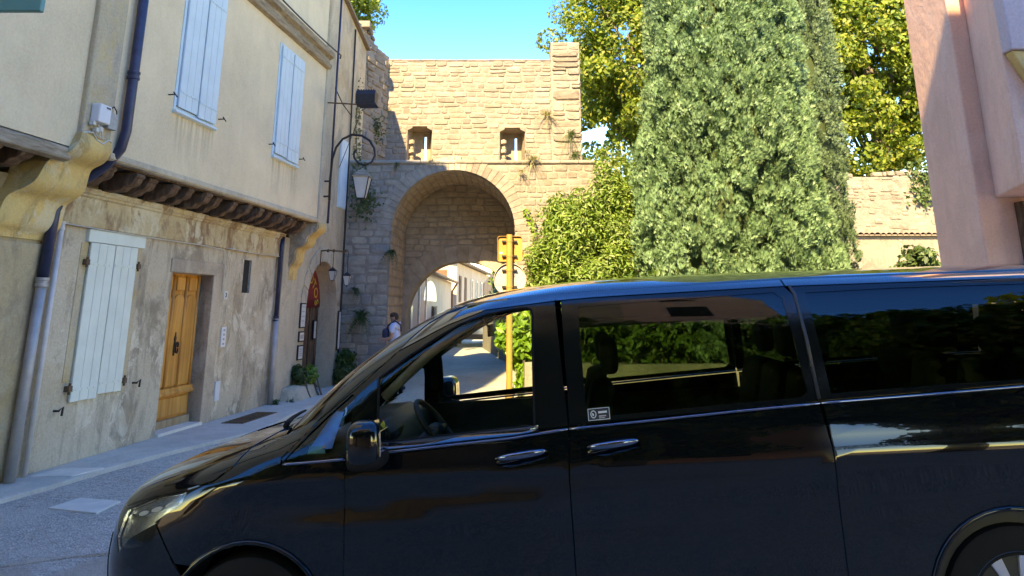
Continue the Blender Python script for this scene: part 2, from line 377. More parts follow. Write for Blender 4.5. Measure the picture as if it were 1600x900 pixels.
def lay(parent, items, mk, name='stone', limit=300, ragged=1., depth=.16, sort=None):
    """items: (x, y, z, w, h, rotation matrix or None, proud).  y is the wall face; the stone stands proud of it"""
    ms = smesh(mk, ragged); b = basis(parent); items = list(items)
    items.sort(key=sort if sort else (lambda q: -q[3] * q[4]))
    for it in items[:limit]:
        x, y, z, w, h, rot, pr_ = it
        me = random.choice(ms); o = bpy.data.objects.new(name, me); COL.objects.link(o); o.parent = parent
        rm = rot if rot is not None else Matrix.Identity(3)
        rm = rm @ Matrix.Rotation(random.gauss(0, .022), 3, 'Y'); off = rm @ Vector((0, depth * .5 - pr_, 0))
        h *= random.uniform(.93, 1.07)
        flip = random.choice((1, -1))
        o.matrix_parent_inverse = Matrix.Identity(4)
        o.matrix_local = Matrix.Translation(Vector((x, y, z)) - b + off) @ rm.to_4x4() @ Matrix.Diagonal((w, depth, h * 1.0, 1))
    rest = items[limit:]
    if rest:
        mb = MB()
        for x, y, z, w, h, rot, pr_ in rest:
            me = random.choice(ms); rm = rot if rot is not None else Matrix.Identity(3)
            c = Vector((x, y, z)) + rm @ Vector((0, depth * .5 - pr_, 0))
            mb.add([c + rm @ Vector((v.co.x * w, v.co.y * depth, v.co.z * h)) for v in me.vertices], [tuple(p.vertices) for p in me.polygons])
        mb.build(name + '_fill' if False else name, M[mk], parent, fix=False, kind='stuff')

def courses(x0, x1, z0, z1, hr, wr, y, cut=None, joint=.004, proud=(.006, .022), rg=random, wav=.02):
    """cut(xa, xb, z) -> list of allowed (xa, xb) spans at height z"""
    z = z0; items = []
    while z < z1 - .04:
        h = min(rg.uniform(*hr), z1 - z)
        if z1 - z - h < hr[0] * .6: h = z1 - z
        spans = cut(z + h / 2) if cut else [(x0, x1)]
        for a, b in spans:
            x = a + 0
            while x < b - .03:
                w = rg.uniform(*wr)
                if b - x - w < wr[0] * .7: w = b - x
                hh, zz = h, z
                if h > .17 and rg.random() < .16 and w > .18:      # two thin stones in one course
                    items.append((x + w / 2, y, z + h * .27, w - joint, h * .54 - joint, None, rg.uniform(*proud)))
                    zz = z + h * .54; hh = h * .46
                items.append((x + w / 2, y, zz + hh / 2, w - joint, hh - joint, None, rg.uniform(*proud)))
                x += w
        z += h
    return [(i[0], i[1], i[2] + wav * math.sin(i[0] * 1.7 + i[2] * 2.3) + rg.gauss(0, .006), i[3], i[4], i[5], i[6]) for i in items]

# foliage -------------------------------------------------------------
def leafmesh(name, C, size, mat, parent, bias=None, asp=.55, fold=.25, up=0., kind=None, rng=np.random):
    """C: centres (N,3).  each leaf = two folded triangles pairs (rhombus), random orientation biased outward"""
    C = np.asarray(C); N = len(C); d = rng.normal(size=(N, 3))
    if bias is not None: d = d * .75 + bias
    d[:, 2] += up; d /= np.linalg.norm(d, axis=1)[:, None] + 1e-9
    a = rng.normal(size=(N, 3)); a -= (a * d).sum(1)[:, None] * d; a /= np.linalg.norm(a, axis=1)[:, None] + 1e-9
    b = np.cross(d, a); s = size * rng.uniform(.6, 1.3, size=(N, 1))
    p0 = C - a * s; p1 = C + b * s * asp + d * s * fold; p2 = C + a * s; p3 = C - b * s * asp + d * s * fold
    V = np.stack([p0, p1, p2, p3], 1).reshape(-1, 3); k = np.arange(N)[:, None] * 4
    F = np.concatenate([k + np.array([0, 1, 2]), k + np.array([0, 2, 3])], 1).reshape(-1, 3)
    return npmesh(name, V, F, mat, parent, kind)

def clumps(centre, rad, nc, nl, cr, rng=np.random, inner=.55, zmin=None, flat=1.):
    """clump centres through an ellipsoid's outer volume; leaves gathered round each"""
    u = rng.normal(size=(nc, 3)); u /= np.linalg.norm(u, axis=1)[:, None]
    r = rng.uniform(inner, 1., size=(nc, 1)) ** .6
    K = np.array(centre) + u * r * np.array(rad) * (1 + .10 * rng.normal(size=(nc, 1)))
    cs = cr * rng.uniform(.5, 1.35, size=(nc, 1))
    per = np.repeat(np.arange(nc), nl)
    v = rng.normal(size=(len(per), 3)); v /= np.linalg.norm(v, axis=1)[:, None]
    v *= rng.uniform(.45, 1., size=(len(per), 1)) ** .5; v[:, 2] *= flat
    P = K[per] + v * cs[per]; B = v * .8 + u[per] * .5; B[:, 2] += .3
    if zmin is not None:
        k = P[:, 2] > zmin; P, B = P[k], B[k]
    return P, B, K

def limbs(name, parent, base, top, r0, tips, mat, n=10):
    mb = MB(); base = Vector(base); top = Vector(top)
    path = [base.lerp(top, t) + Vector((math.sin(t * 5) * .12, math.cos(t * 4) * .1, 0)) for t in [i / 6 for i in range(7)]]
    mb.tube(path, [r0 * (1.25 if i == 0 else 1 - .1 * i) for i in range(7)], 9)
    for t in tips:
        t = Vector(t); s = path[random.randint(2, 6)]; mid = s.lerp(t, .5) + Vector((random.uniform(-.3, .3), random.uniform(-.3, .3), random.uniform(0, .5)))
        mb.tube([s, s.lerp(mid, .6), mid, t], [r0 * .45, r0 * .33, r0 * .22, r0 * .07], 6)
    return mb.build(name, mat, parent, smooth=True)

def ground_z(x, y):
    """the lane falls towards the left under the van and is level further on"""
    if x < -3.4: g = 0
    elif x < -2.1: t = (x + 3.4) / 1.3; g = -.148 * t * t * (3 - 2 * t)
    else: g = -.148 + .06 * (min(x, 9) + 2.1)
    w = 1 - min(max((y - 7.5) / 5, 0), 1); return g * (w * w * (3 - 2 * w))
# ================================================================== GROUND
def sheet(name, xs, ys, zf, mat, label=None, kind='structure'):
    V = [(x, y, zf(x, y)) for y in ys for x in xs]; n = len(xs)
    F = [(j * n + i, j * n + i + 1, (j + 1) * n + i + 1, (j + 1) * n + i) for j in range(len(ys) - 1) for i in range(n - 1)]
    mb = MB().add(V, F); o = mb.build(name, mat, None, smooth=True, fix=False); o['kind'] = kind; return o
def span(a, b, n): return [a + (b - a) * i / n for i in range(n + 1)]
sheet('ground', [-900, -300, -60, -20] + span(-8, 12, 20) + [30, 80, 300, 900], [-900, -300, -60, -20] + span(-6, 22, 28) + [40, 80, 150, 400, 1500],
      lambda x, y: ground_z(x, y) - .03 if -8 <= x <= 12 and -6 <= y <= 22 else -.03, M['earth'])
sheet('road', span(-5.9, 9.5, 44), span(-5, 20, 50) + [24, 30, 40, 60, 90], lambda x, y: ground_z(x, y) + .004 * math.sin(x * 3 + y * 2), M['asphalt'])
def flatpoly(name, pts, z, mat, th=.0, kind='structure', parent=None):
    pts = [Vector((p[0], p[1], ground_z(p[0], p[1]) + z)) for p in pts]
    mb = MB()
    if th: mb.hexa([p - Vector((0, 0, th)) for p in pts], pts)
    else: mb.add(pts, [tuple(range(len(pts)))])
    o = mb.build(name, mat, parent, bev=.006 if th else 0); o['kind'] = kind if not parent else 'structure'; return o
fw = lambda s, o: FAC.w((s, -o, 0))[:2]
flatpoly('asphalt_patch', [(-3.9, 5.05), (-3.55, 5.45), (-3.3, 5.72), (-3.02, 5.90), (-2.92, 6.05), (-2.6, 6.25), (-2.0, 6.1), (-1.4, 5.6), (-1.2, 4.5), (-1.5, 3.2), (-3.0, 3.0), (-4.2, 4.0)], .020, M['patch'])
pav = [fw(3, .0), fw(3, .50), fw(7.3, .50), fw(7.85, .56), fw(8.6, .60), fw(9.4, .70), fw(10.4, .92), fw(11.3, 1.12), fw(12.6, .95), fw(14.2, .85), fw(17.2, .85), fw(17.2, 0)]
mbp = MB(); top = [Vector((x, y, .045)) for x, y in pav]; mbp.hexa([p - Vector((0, 0, .08)) for p in top], top)
pv = mbp.build('pavement', M['concrete'], None, bev=.012); pv['kind'] = 'structure'
sl = MB(); a = [Vector((*fw(s, o), .058)) for s, o in ((8.15, .12), (8.22, .52), (8.62, .60), (8.55, .16))]
sl.hexa([p - Vector((0, 0, .04)) for p in a], a); o = sl.build('paving_slab', M['slab'], None, bev=.006)
tag(o, 'square pale concrete slab lying loose on the pavement at the foot of the white pipe', 'paving slab')
sl = MB(); a = [Vector((x, y, .014)) for x, y in ((-4.03, 7.06), (-3.95, 7.42), (-3.52, 7.30), (-3.52, 6.90))]
sl.hexa([p - Vector((0, 0, .03)) for p in a], a); o = sl.build('access_cover', M['slab'], None, bev=.004)
tag(o, 'pale flat access cover set in the rough asphalt left of the black van', 'access cover')
mt = thing('cellar_grating', 'brown metal grating set in the pavement past the wooden door', 'grating', (12.3, -.45, .045), FAC)
MB().box(11.75, 12.95, -.62, -.28, .046, .053).build('frame', M['rust'], mt)
for k in range(9): MB().box(11.8 + k * .125, 11.86 + k * .125, -.59, -.31, .054, .062).build('slat', M['rust'], mt)

# ================================================================== LEFT HOUSES
H1 = thing('tall_house', 'tall house at far left, smooth cream upper wall above a stained ochre ground floor', 'house', (5.8, 0, 0), FAC)
poly_hole(MB(), 2.0, 7.95, 0, 3.0, [], 0, .5).build('ground_floor_wall', M['wall_first'], H1)
MB().box(2.0, 7.6, -.49, .5, 3.3, 13.4).build('upper_wall', M['wall_up'], H1)
MB().box(7.6, 8.07, -.55, .5, 3.42, 13.42).build('party_pilaster', M['pil_render'], H1, bev=.02)
MB().box(2.0, 8.0, .5, 9, 0, 13.38).build('rear_block', M['wall_up2'], H1)
MB().prism([(-.49, 3.29), (-.505, 3.27), (-.505, 3.16), (-.42, 3.14), (-.42, 3.29)], 0, 2.0, 7.56).build('jetty_fascia', M['old_wood'], H1, bev=.01)
MB().box(2.0, 7.56, -.42, 0, 3.24, 3.29).build('jetty_ceiling', M['dark_wood'], H1)
def joist_profile(tip=.47, zt=3.235, hgt=.21):
    # quarter-round joist end: (outward, z)
    pts = [(.0, zt), (-tip, zt), (-tip - .012, zt - .03), (-tip + .005, zt - .055)]
    for k in range(7):
        a = k / 6 * math.pi * .5; pts.append((-tip + .02 + .10 * (1 - math.cos(a)) * 1.1, zt - .06 - .09 * math.sin(a)))
    pts += [(-tip + .16, zt - .165), (-tip + .20, zt - .20), (-tip + .28, zt - hgt), (0, zt - hgt)]
    return pts
def joists(parent, s0, s1, step, w=.17, **kw):
    s = s0; n = 0
    first = None
    while s < s1:
        if first is None:
            # bowed sides: three slices with a waist, as hand-cut oak
            mb = MB(); pr = joist_profile(**kw); mb.prism(pr, 0, -w / 2, w / 2)
            first = mb.build('joist', M['dark_wood'], None, bev=.012, seg=2, smooth=2); o = first; 
        else:
            o = first.copy(); COL.objects.link(o)
        o.parent = parent; b = basis(parent)
        o.location = Vector((s, 0, 0)) - b + Vector((0, random.uniform(-.012, .012), random.uniform(-.012, .008)))
        o.rotation_euler = (random.uniform(-.02, .02), 0, random.uniform(-.04, .04)); o.scale = (random.uniform(.85, 1.1), 1, 1)
        s += step * random.uniform(.93, 1.07)
joists(H1, 4.6, 7.3, .42)
# masonry bracket below the far-left jetty and the ochre corbel that carries the party pilaster
MB().prism([(0, 2.98), (-.34, 2.98), (-.40, 2.86), (-.36, 2.72), (-.20, 2.60), (0, 2.52)], 0, 6.2, 6.75).build('stone_bracket', M['frame_stone'], H1, bev=.03, smooth=2)
def catmull(P, n=5):
    out = []
    for i in range(len(P) - 1):
        p0, p1, p2, p3 = P[max(i - 1, 0)], P[i], P[i + 1], P[min(i + 2, len(P) - 1)]
        for k in range(n):
            t = k / n; out.append(tuple(.5 * (2 * p1[j] + (p2[j] - p0[j]) * t + (2 * p0[j] - 5 * p1[j] + 4 * p2[j] - p3[j]) * t * t + (3 * p1[j] - p0[j] - 3 * p2[j] + p3[j]) * t ** 3) for j in (0, 1)))
    return out + [P[-1]]
def corbel(parent, s0t, s0b, s1, prof, mat, name='corbel'):
    prof = catmull(prof, 4); vs = []; m = len(prof)
    for j, (o_, z) in enumerate(prof):
        t = j / (m - 1); sa = s0t + (s0b - s0t) * t
        vs += [(sa, .02, z), (sa, -o_, z), (sa + .03, -o_ - .012, z), (s1 - .03, -o_ - .012, z), (s1, -o_, z), (s1, .02, z)]
    fs = [(j * 6 + i, j * 6 + i + 1, j * 6 + i + 7, j * 6 + i + 6) for j in range(m - 1) for i in range(5)]
    fs += [(0, 1, 2, 3, 4, 5), tuple((m - 1) * 6 + i for i in range(6))]
    return MB().add(vs, fs).build(name, mat, parent, smooth=2)
corbel(H1, 7.6, 7.08, 8.07, [(.555, 3.47), (.575, 3.40), (.565, 3.30), (.50, 3.22), (.40, 3.17), (.36, 3.12), (.345, 3.02), (.325, 2.92), (.26, 2.85), (.16, 2.79), (.125, 2.72), (.115, 2.58), (.09, 2.50), (.03, 2.44), (.01, 2.38)], M['ochre_paint'])
MB().box(7.0, 7.95, -.035, 0, .0, 2.34).build('pier', M['wall_first'], H1, bev=.01)
sg = MB().box(-4.75, -3.41, 4.98, 5.03, 3.775, 4.35).build('shop_sign', M['teal'], None, bev=.008)
tag(sg, 'plain teal projecting sign at the top left corner, in front of the cream wall', 'sign')

H2 = thing('jettied_house', 'cream house with jettied upper storey on carved oak joists and pale blue shutters', 'house', (11.4, 0, 0), FAC)
poly_hole(MB(), 8.0, 14.1, 0, 3.0, [(8.72, 9.58, .74, 2.43), (10.51, 11.62, .0, 2.17), (12.6, 12.88, 1.93, 2.47)], 0, .45).build('ground_floor_wall', M['wall_low'], H2)
poly_hole(MB(), 8.07, 14.36, 3.3, 6.36, [(9.24, 10.2, 4.2, 6.05), (12.22, 13.14, 4.2, 6.05)], -.52, .3).build('upper_wall', M['wall_up'], H2)
MB().box(8.07, 14.4, -.50, .3, 6.7, 8.4).build('top_wall', M['wall_up2'], H2)
MB().box(8.0, 14.78, .46, 8, 0, 8.42).build('rear_block', M['wall_up2'], H2)
MB().prism([(-.66, 8.45), (-.66, 8.37), (-.5, 8.34), (.6, 8.40), (4.4, 9.9), (4.4, 10.0), (.6, 8.55)], 0, 8.07, 14.8).build('roof', M['tile'], H2)
MB().box(14.36, 14.78, -.555, .45, 3.26, 8.38).build('corner_pilaster', M['ash_stone'], H2, bev=.02)
mb = MB().prism([(-.51, 6.345), (-.60, 6.37), (-.62, 6.45), (-.57, 6.47), (-.57, 6.56), (-.65, 6.60), (-.66, 6.70), (-.51, 6.72)], 0, 8.07, 14.42); mb.build('storey_beam', M['old_wood'], H2, bev=.006)
MB().prism([(-.525, 3.36), (-.55, 3.35), (-.555, 3.29), (-.53, 3.27), (-.44, 3.27), (-.44, 3.30), (-.52, 3.301)], 0, 8.1, 14.36).build('jetty_fascia', M['ash_stone'], H2, bev=.006)
MB().box(8.1, 14.36, -.44, 0, 3.25, 3.295).build('jetty_ceiling', M['dark_wood'], H2)
joists(H2, 8.32, 14.3, .40)
# ochre bressummer with its run moulding
MB().prism([(0, 3.03), (-.10, 3.03), (-.11, 3.01), (-.095, 2.985), (-.10, 2.965), (-.075, 2.95), (-.08, 2.93), (-.05, 2.915), (-.052, 2.60), (-.03, 2.585), (0, 2.58)], 0, 8.1, 13.98).build('bressummer', M['beam_plaster'], H2, bev=.004)
corbel(H2, 14.38, 14.38, 14.78, [(.555, 3.27), (.57, 3.18), (.52, 3.10), (.42, 3.03), (.37, 2.97), (.355, 2.90), (.30, 2.83), (.20, 2.79), (.16, 2.73), (.15, 2.60), (.11, 2.50), (.05, 2.42), (.02, 2.2)], M['ochre_paint'])
MB().prism([(.0, 3.27)] + [(-a + .008, b) for a, b in catmull([(.545, 3.25), (.56, 3.18), (.51, 3.10), (.41, 3.03), (.36, 2.97), (.345, 2.90), (.29, 2.83), (.19, 2.79), (.15, 2.73), (.14, 2.60), (.10, 2.50), (.04, 2.42), (.01, 2.2)], 3)] + [(0, 2.2)], 0, 14.33, 14.379).build('corbel_cheek', M['wall_low'], H2)
MB().box(14.12, 14.8, -.03, .45, 0, 2.98).build('stone_pier', M['ash_stone'], H2, bev=.01)
# door surround, threshold
MB().box(11.62, 11.90, -.025, .5, .0, 2.2).build('door_jamb', M['frame_stone'], H2, bev=.012)
MB().box(10.44, 11.92, -.022, .12, 2.172, 2.36).build('door_lintel', M['frame_stone'], H2, bev=.012)
MB().box(10.5, 11.62, -.06, .2, .0, .085).build('threshold', M['slab'], H2, bev=.012)
D = MB().box(10.5, 11.64, .20, .235, .08, 2.17).build('door', M['door_wood'], H2, label='honey oak door with three tall vertical panels and iron knocker')
def arch_panel(s0, s1, z0, z1, y, dp):
    pts = [(s0, z0), (s1, z0)] + [((s0 + s1) / 2 + (s1 - s0) / 2 * math.cos(a), z1 + (s1 - s0) / 2 * .6 * math.sin(a)) for a in span(0, math.pi, 8)]
    return MB().prism(pts, 1, y, y - dp)
for a_, b_ in ((10.60, 10.86), (10.93, 11.19), (11.26, 11.52)):
    arch_panel(a_, b_, .62, 1.80, .20, .028).build('door_panel', M['door_wood'], D, bev=.012)
    MB().box(a_ + .02, b_ - .02, .165, .20, 1.93, 2.13).build('door_block', M['door_wood'], D, bev=.02)
for s_ in (10.53, 10.895, 11.225, 11.555): MB().tube([(s_, .185, .60), (s_, .185, 2.15)], .026, 8).build('muntin', M['door_wood'], D, smooth=True)
MB().prism([(.20, .50), (.14, .50), (.125, .53), (.15, .56), (.15, .60), (.20, .61)], 0, 10.5, 11.62).build('weather_rail', M['door_wood'], D, bev=.004)
MB().box(10.56, 11.56, .172, .20, .22, .47).build('kick_panel', M['door_wood'], D, bev=.012)
MB().box(10.5, 11.62, .15, .20, .085, .19).build('bottom_rail', M['door_edge'], D, bev=.01)
kn = MB().prism([(11.02, .98), (11.06, .98), (11.075, 1.10), (11.07, 1.30), (11.09, 1.36), (11.06, 1.42), (11.045, 1.50), (11.03, 1.42), (11.0, 1.36), (11.02, 1.30), (11.005, 1.10)], 1, .172, .16)
kn.tube([(11.04 + .085 * math.cos(t), .145 - .03 * math.sin(t * .5), 1.16 + .12 * math.sin(t)) for t in span(0, 6.1, 18)], .014, 6)
kn.v = [(11.04 + (x - 11.04) * .62, y, 1.17 + (z - 1.2) * .62) for x, y, z in kn.v]; kn.build('door_knocker', M['iron'], D, smooth=2)
# slot window
MB().box(12.58, 12.90, .04, .18, 1.9, 2.5).build('slot_window', M['dark'], H2)
# ground floor shutter
def shutter(parent, s0, s1, z0, z1, y, mat, planks, lean=0., skew=0., hinge=(.16, .88), tilt=0.):
    """one ledged leaf: planks, straps; lean opens the bottom edge a little"""
    L = MB().box(s0 + .01, s1 - .01, y - .018, y - .004, z0 + .02, z1 - .02).build('shutter', mat, parent)
    w = (s1 - s0) / planks
    for k in range(planks):
        jz = random.uniform(-.006, .006)
        MB().hexa([(s0 + k * w + .003, y - .020, z0 + jz), (s0 + (k + 1) * w - .003, y - .020, z0 + jz), (s0 + (k + 1) * w - .003, y - .042, z0 + jz), (s0 + k * w + .003, y - .042, z0 + jz)],
                  [(s0 + k * w + .003, y - .020, z1), (s0 + (k + 1) * w - .003, y - .020, z1), (s0 + (k + 1) * w - .003, y - .042, z1), (s0 + k * w + .003, y - .042, z1)]).build('plank', mat, L, bev=.004)
    for f in hinge:
        z = z0 + (z1 - z0) * f
        mb = MB().box(s0 + .015, s1 - .015, y - .050, y - .043, z - .016, z + .016)
        for k in range(int((s1 - s0) / .1)): mb.ball((s0 + .06 + k * .1, y - .052, z), .010, 1, .6, 1, 6, 4)
        mb.build('strap_hinge', M['blue_paint'] if mat is M['blue_paint'] else M['white_paint'], L, smooth=2)
    return L
MB().box(8.64, 9.74, -.045, .02, 2.43, 2.575).build('window_head_board', M['white_paint'], H2, bev=.01)
shutter(H2, 8.70, 9.145, .69, 2.425, 0, M['white_paint'], 3, hinge=(.07, .86))
shutter(H2, 9.155, 9.60, .72, 2.425, 0, M['white_paint'], 3, hinge=(.07, .86))
for s_ in (8.66, 9.64):
    for z in (2.2, .83): MB().box(s_ - .03, s_ + .03, -.06, .0, z - .03, z + .03).tube([(s_, -.045, z - .06), (s_, -.045, z + .06)], .014, 8).build('pintle', M['rust'], H2, smooth=2)
for s_, z in ((8.52, .62), (9.88, .78)): MB().tube([(s_, 0, z), (s_, -.06, z), (s_ + .02, -.09, z + .04), (s_ + .02, -.085, z - .05)], .012, 6).build('shutter_dog', M['iron'], H2, smooth=True)
MB().box(8.58, 8.70, -.008, .05, .9, 2.42).build('window_jamb', M['pil_render'], H2, bev=.004)
MB().box(9.60, 9.74, -.008, .05, .7, 2.42).build('window_jamb', M['pil_render'], H2, bev=.004)
# upper windows: painted frame, sill, pair of shutters standing slightly off at the foot
for s0, s1, z0, z1 in ((9.21, 10.24, 4.12, 6.10), (12.16, 13.20, 4.12, 6.13)):
    wf = poly_hole(MB(), s0, s1, z0, z1, [(s0 + .055, s1 - .055, z0 + .07, z1 - .04)], -.535, -.40).build('window_frame', M['blue_paint'], H2, bev=.006)
    MB().prism([(-.40, z0 + .07), (-.58, z0 + .02), (-.585, z0 - .01), (-.52, z0 - .02), (-.40, z0)], 0, s0 - .01, s1 + .01).build('window_sill', M['blue_paint'], wf, bev=.004)
    MB().box(s0 + .05, s1 - .05, -.40, -.38, z0 + .05, z1 - .03).build('window_pane', M['dark'], wf)
    md = (s0 + s1) / 2
    for a_, b_, q in ((s0 + .05, md - .004, 0), (md + .004, s1 - .04, .012)):
        shutter(H2, a_, b_, z0 + .075 - q * 2, z1 - .05, -.525 - q, M['blue_paint'], 3, hinge=(.11, .90))
    for s_ in (s0 - .12, s1 + .12): MB().tube([(s_, -.52, z0 + .18), (s_, -.60, z0 + .18), (s_ - .04, -.61, z0 + .2), (s_ + .05, -.61, z0 + .16)], .009, 6).build('shutter_dog', M['iron'], H2, smooth=True)
# bells, numbers, little plates
def plate(s0, s1, z0, z1, name, label, cat, dots=0, mat='plastic', o=.0, group=None):
    t = thing(name, label, cat, (s0, -o, z0), FAC, group)
    MB().box(s0, s1, -o - .022, -o, z0, z1).build('casing', M[mat], t, bev=.005)
    for k in range(dots):
        z = z1 - (k + .7) * (z1 - z0) / (dots + .4)
        MB().box((s0 + s1) / 2 - .025, (s0 + s1) / 2 + .025, -o - .026, -o - .0225, z - .014, z + .014).build('button', M['iron_grey'], t)
    return t
plate(12.02, 12.17, 1.10, 1.40, 'intercom', 'white intercom panel with a column of buttons right of the oak door', 'intercom', 4)
plate(11.99, 12.13, .32, .60, 'utility_hatch', 'small blank pale hatch low on the wall right of the oak door', 'hatch')
hn = thing('house_number', 'small white house number plate above the intercom', 'number plate', (12.02, 0, 1.8), FAC)
MB().box(12.0, 12.12, -.012, 0, 1.82, 1.95).build('plate', M['paper'], hn, bev=.002)

def text_mesh(s, size, mat, parent, place, name='lettering', th=.004, align='CENTER', label=None):
    cu = bpy.data.curves.new(name, 'FONT'); cu.body = s; cu.size = size; cu.extrude = th; cu.align_x = align
    ob = bpy.data.objects.new(name, cu); COL.objects.link(ob); dg = bpy.context.evaluated_depsgraph_get()
    me = bpy.data.meshes.new_from_object(ob.evaluated_get(dg)); bpy.data.objects.remove(ob); me.materials.clear(); me.materials.append(mat)
    o = bpy.data.objects.new(name, me); COL.objects.link(o)
    for v in me.vertices: v.co = Vector(place(v.co.x, v.co.y, v.co.z)) - basis(parent)
    o.parent = parent
    return o
text_mesh('3', .10, M['iron'], hn, lambda x, y, z: (12.06 + x, -.014 - z, 1.85 + y))

# ---- third house with the arched shop doorway
H3 = thing('shop_house', 'narrow weathered tan house with an arched shop doorway beside the stone gate', 'house', (16, 0, 0), FAC)
AC, AR, AS = 16.30, .88, 1.70                   # arch centre, radius, springing
def arch_wall(s0, s1, z0, z1, c, r, sp, y0, y1, nseg=20):
    mb = MB(); arc = [(c - r * math.cos(t), sp + r * 1.08 * math.sin(t)) for t in span(0, math.pi, nseg)]
    for y in (y0, y1):
        mb.add([(s0, y, z0), (c - r, y, z0), (c - r, y, sp), (s0, y, sp)], [(0, 1, 2, 3)]); mb.add([(c + r, y, z0), (s1, y, z0), (s1, y, sp), (c + r, y, sp)], [(0, 1, 2, 3)])
        pts = [(a, y, b) for a, b in arc]; k = len(pts)
        top_ = [(s0 + (s1 - s0) * (i / (k - 1)), y, z1) for i in range(k)]
        mb.add(pts + top_, [(i, i + 1, k + i + 1, k + i) for i in range(k - 1)])
        mb.add([(s0, y, sp), pts[0], top_[0]], [(0, 1, 2)]); mb.add([(s1, y, sp), pts[-1], top_[-1]], [(0, 1, 2)])
    path = [(c - r, z0)] + arc + [(c + r, z0)]; k = len(path)
    mb.add([(a, y0, b) for a, b in path] + [(a, y1, b) for a, b in path], [(i, i + 1, k + i + 1, k + i) for i in range(k - 1)])
    return mb
arch_wall(14.8, 17.46, 0, 2.9, AC, AR, AS, 0, .62).build('ground_floor_wall', M['ash_stone'], H3)
mb = MB(); mb.hexa([(14.79, -.002, 2.9), (18.4, -.002, 2.9), (18.4, .5, 2.9), (14.79, .5, 2.9)], [(14.79, -.002, 9.4), (18.4, -.002, 8.2), (18.4, .5, 8.2), (14.79, .5, 9.4)])
mb.build('upper_wall', M['wall_third'], H3)
MB().hexa([(14.80, .5, 0), (18.4, .5, 0), (18.4, 7, 0), (14.80, 7, 0)], [(14.80, .5, 9.3), (18.4, .5, 8.1), (18.4, 7, 8.3), (14.80, 7, 9.5)]).build('rear_block', M['wall_third'], H3)
MB().hexa([(14.78, -.10, 9.4), (18.45, -.10, 8.2), (18.45, 7, 8.7), (14.78, 7, 9.9)], [(14.78, -.10, 9.47), (18.45, -.10, 8.27), (18.45, 7, 8.8), (14.78, 7, 10.)]).build('roof_verge', M['tile'], H3)
# dressed surround: quoins right of the door, each its own block
z = .0
for k, h in enumerate((.42, .36, .40, .34, .41)):
    w = (.27, .24)[k % 2]; MB().box(AC + AR + .005, AC + AR + w, -.02, .5, z + .004, z + h - .004).build('quoin', M['ash_stone'], H3, bev=.012); z += h
for k in range(9):
    a0_, a1_ = math.pi * k / 9 + .01, math.pi * (k + 1) / 9 - .01
    q = [(AC - rr * math.cos(t), AS + rr * 1.08 * math.sin(t)) for rr, t in ((AR + .003, a0_), (AR + .003, (a0_ + a1_) / 2), (AR + .003, a1_), (AR + .27, a1_), (AR + .28, (a0_ + a1_) / 2), (AR + .27, a0_))]
    MB().prism(q, 1, -.02, .44).build('voussoir', M['ash_stone'], H3, bev=.008)
D3 = MB().box(AC - AR - .02, AC + AR + .02, .41, .45, 0, 1.86).build('shop_door', M['dark_wood'], H3)
for s_ in (AC - .5, AC + .02, AC + .42, AC + .82): MB().box(s_ - .04, s_ + .04, .385, .41, .03, 1.84).build('door_stile', M['dark_wood'], D3, bev=.006)
TY = arch_panel(AC - AR, AC + AR, 1.86, AS + .02, .30, .03); 
tp = [(AC - AR, 1.86), (AC + AR, 1.86)] + [(AC + AR * math.cos(t), AS + AR * 1.08 * math.sin(t)) for t in span(0, math.pi, 18)]
TY = MB().prism(tp, 1, .37, .40).build('tympanum', M['red'], H3, label='maroon arched panel with gold letters over the shop door')
for k, ch in enumerate('OTOS'):
    t = R((66, 47, 28, 9)[k]); cs, cz = AC + .66 * math.cos(t), AS + .66 * math.sin(t); rt = t - math.pi / 2
    text_mesh(ch, .30, M['yellow_text'], TY, lambda x, y, z, cs=cs, cz=cz, rt=rt: (cs + x * math.cos(rt) - (y - .10) * math.sin(rt), .365 - z, cz + x * math.sin(rt) + (y - .10) * math.cos(rt)))
MB().box(16.86, 17.35, -.03, -.0, 3.9, 5.5).build('shutter', M['blue_paint'], H3, bev=.004, label='pale blue closed shutter high on the tan wall')
for k in range(3): MB().box(16.87 + k * .16, 17.02 + k * .16, -.045, -.031, 3.92, 5.48).build('plank', M['blue_paint'], H3, bev=.003)
def poster(s0, s1, z0, z1, label, frame=True, y=0., art='paper'):
    t = thing('framed_notice', label, 'notice', (s0, y, z0), FAC)
    MB().box(s0, s1, y - .03, y, z0, z1).build('frame', M['iron'], t, bev=.004)
    p_ = MB().box(s0 + .025, s1 - .025, y - .034, y - .0305, z0 + .025, z1 - .025).build('sheet', M[art], t)
    for k in range(4):
        z = z1 - .07 - k * (z1 - z0 - .12) / 4; MB().box(s0 + .05, s1 - .05 - .03 * (k % 2), y - .0365, y - .0345, z - .012, z + .004).build('print_line', M['iron_grey'], t)
poster(15.12, 15.38, 1.30, 1.78, 'tall framed notice left of the arched shop door, topmost of the three')
poster(15.12, 15.37, 1.04, 1.24, 'small yellowish framed notice in the middle of the three left of the shop door', art='slab')
poster(15.11, 15.36, .70, .98, 'lowest framed notice left of the arched shop door')
poster(16.85, 17.0, 1.02, 1.42, 'white notice taped inside the arched shop door', y=.38)
poster(17.25, 17.40, .78, 1.62, 'narrow pale notice board on the stone right of the arched door', y=-.03)

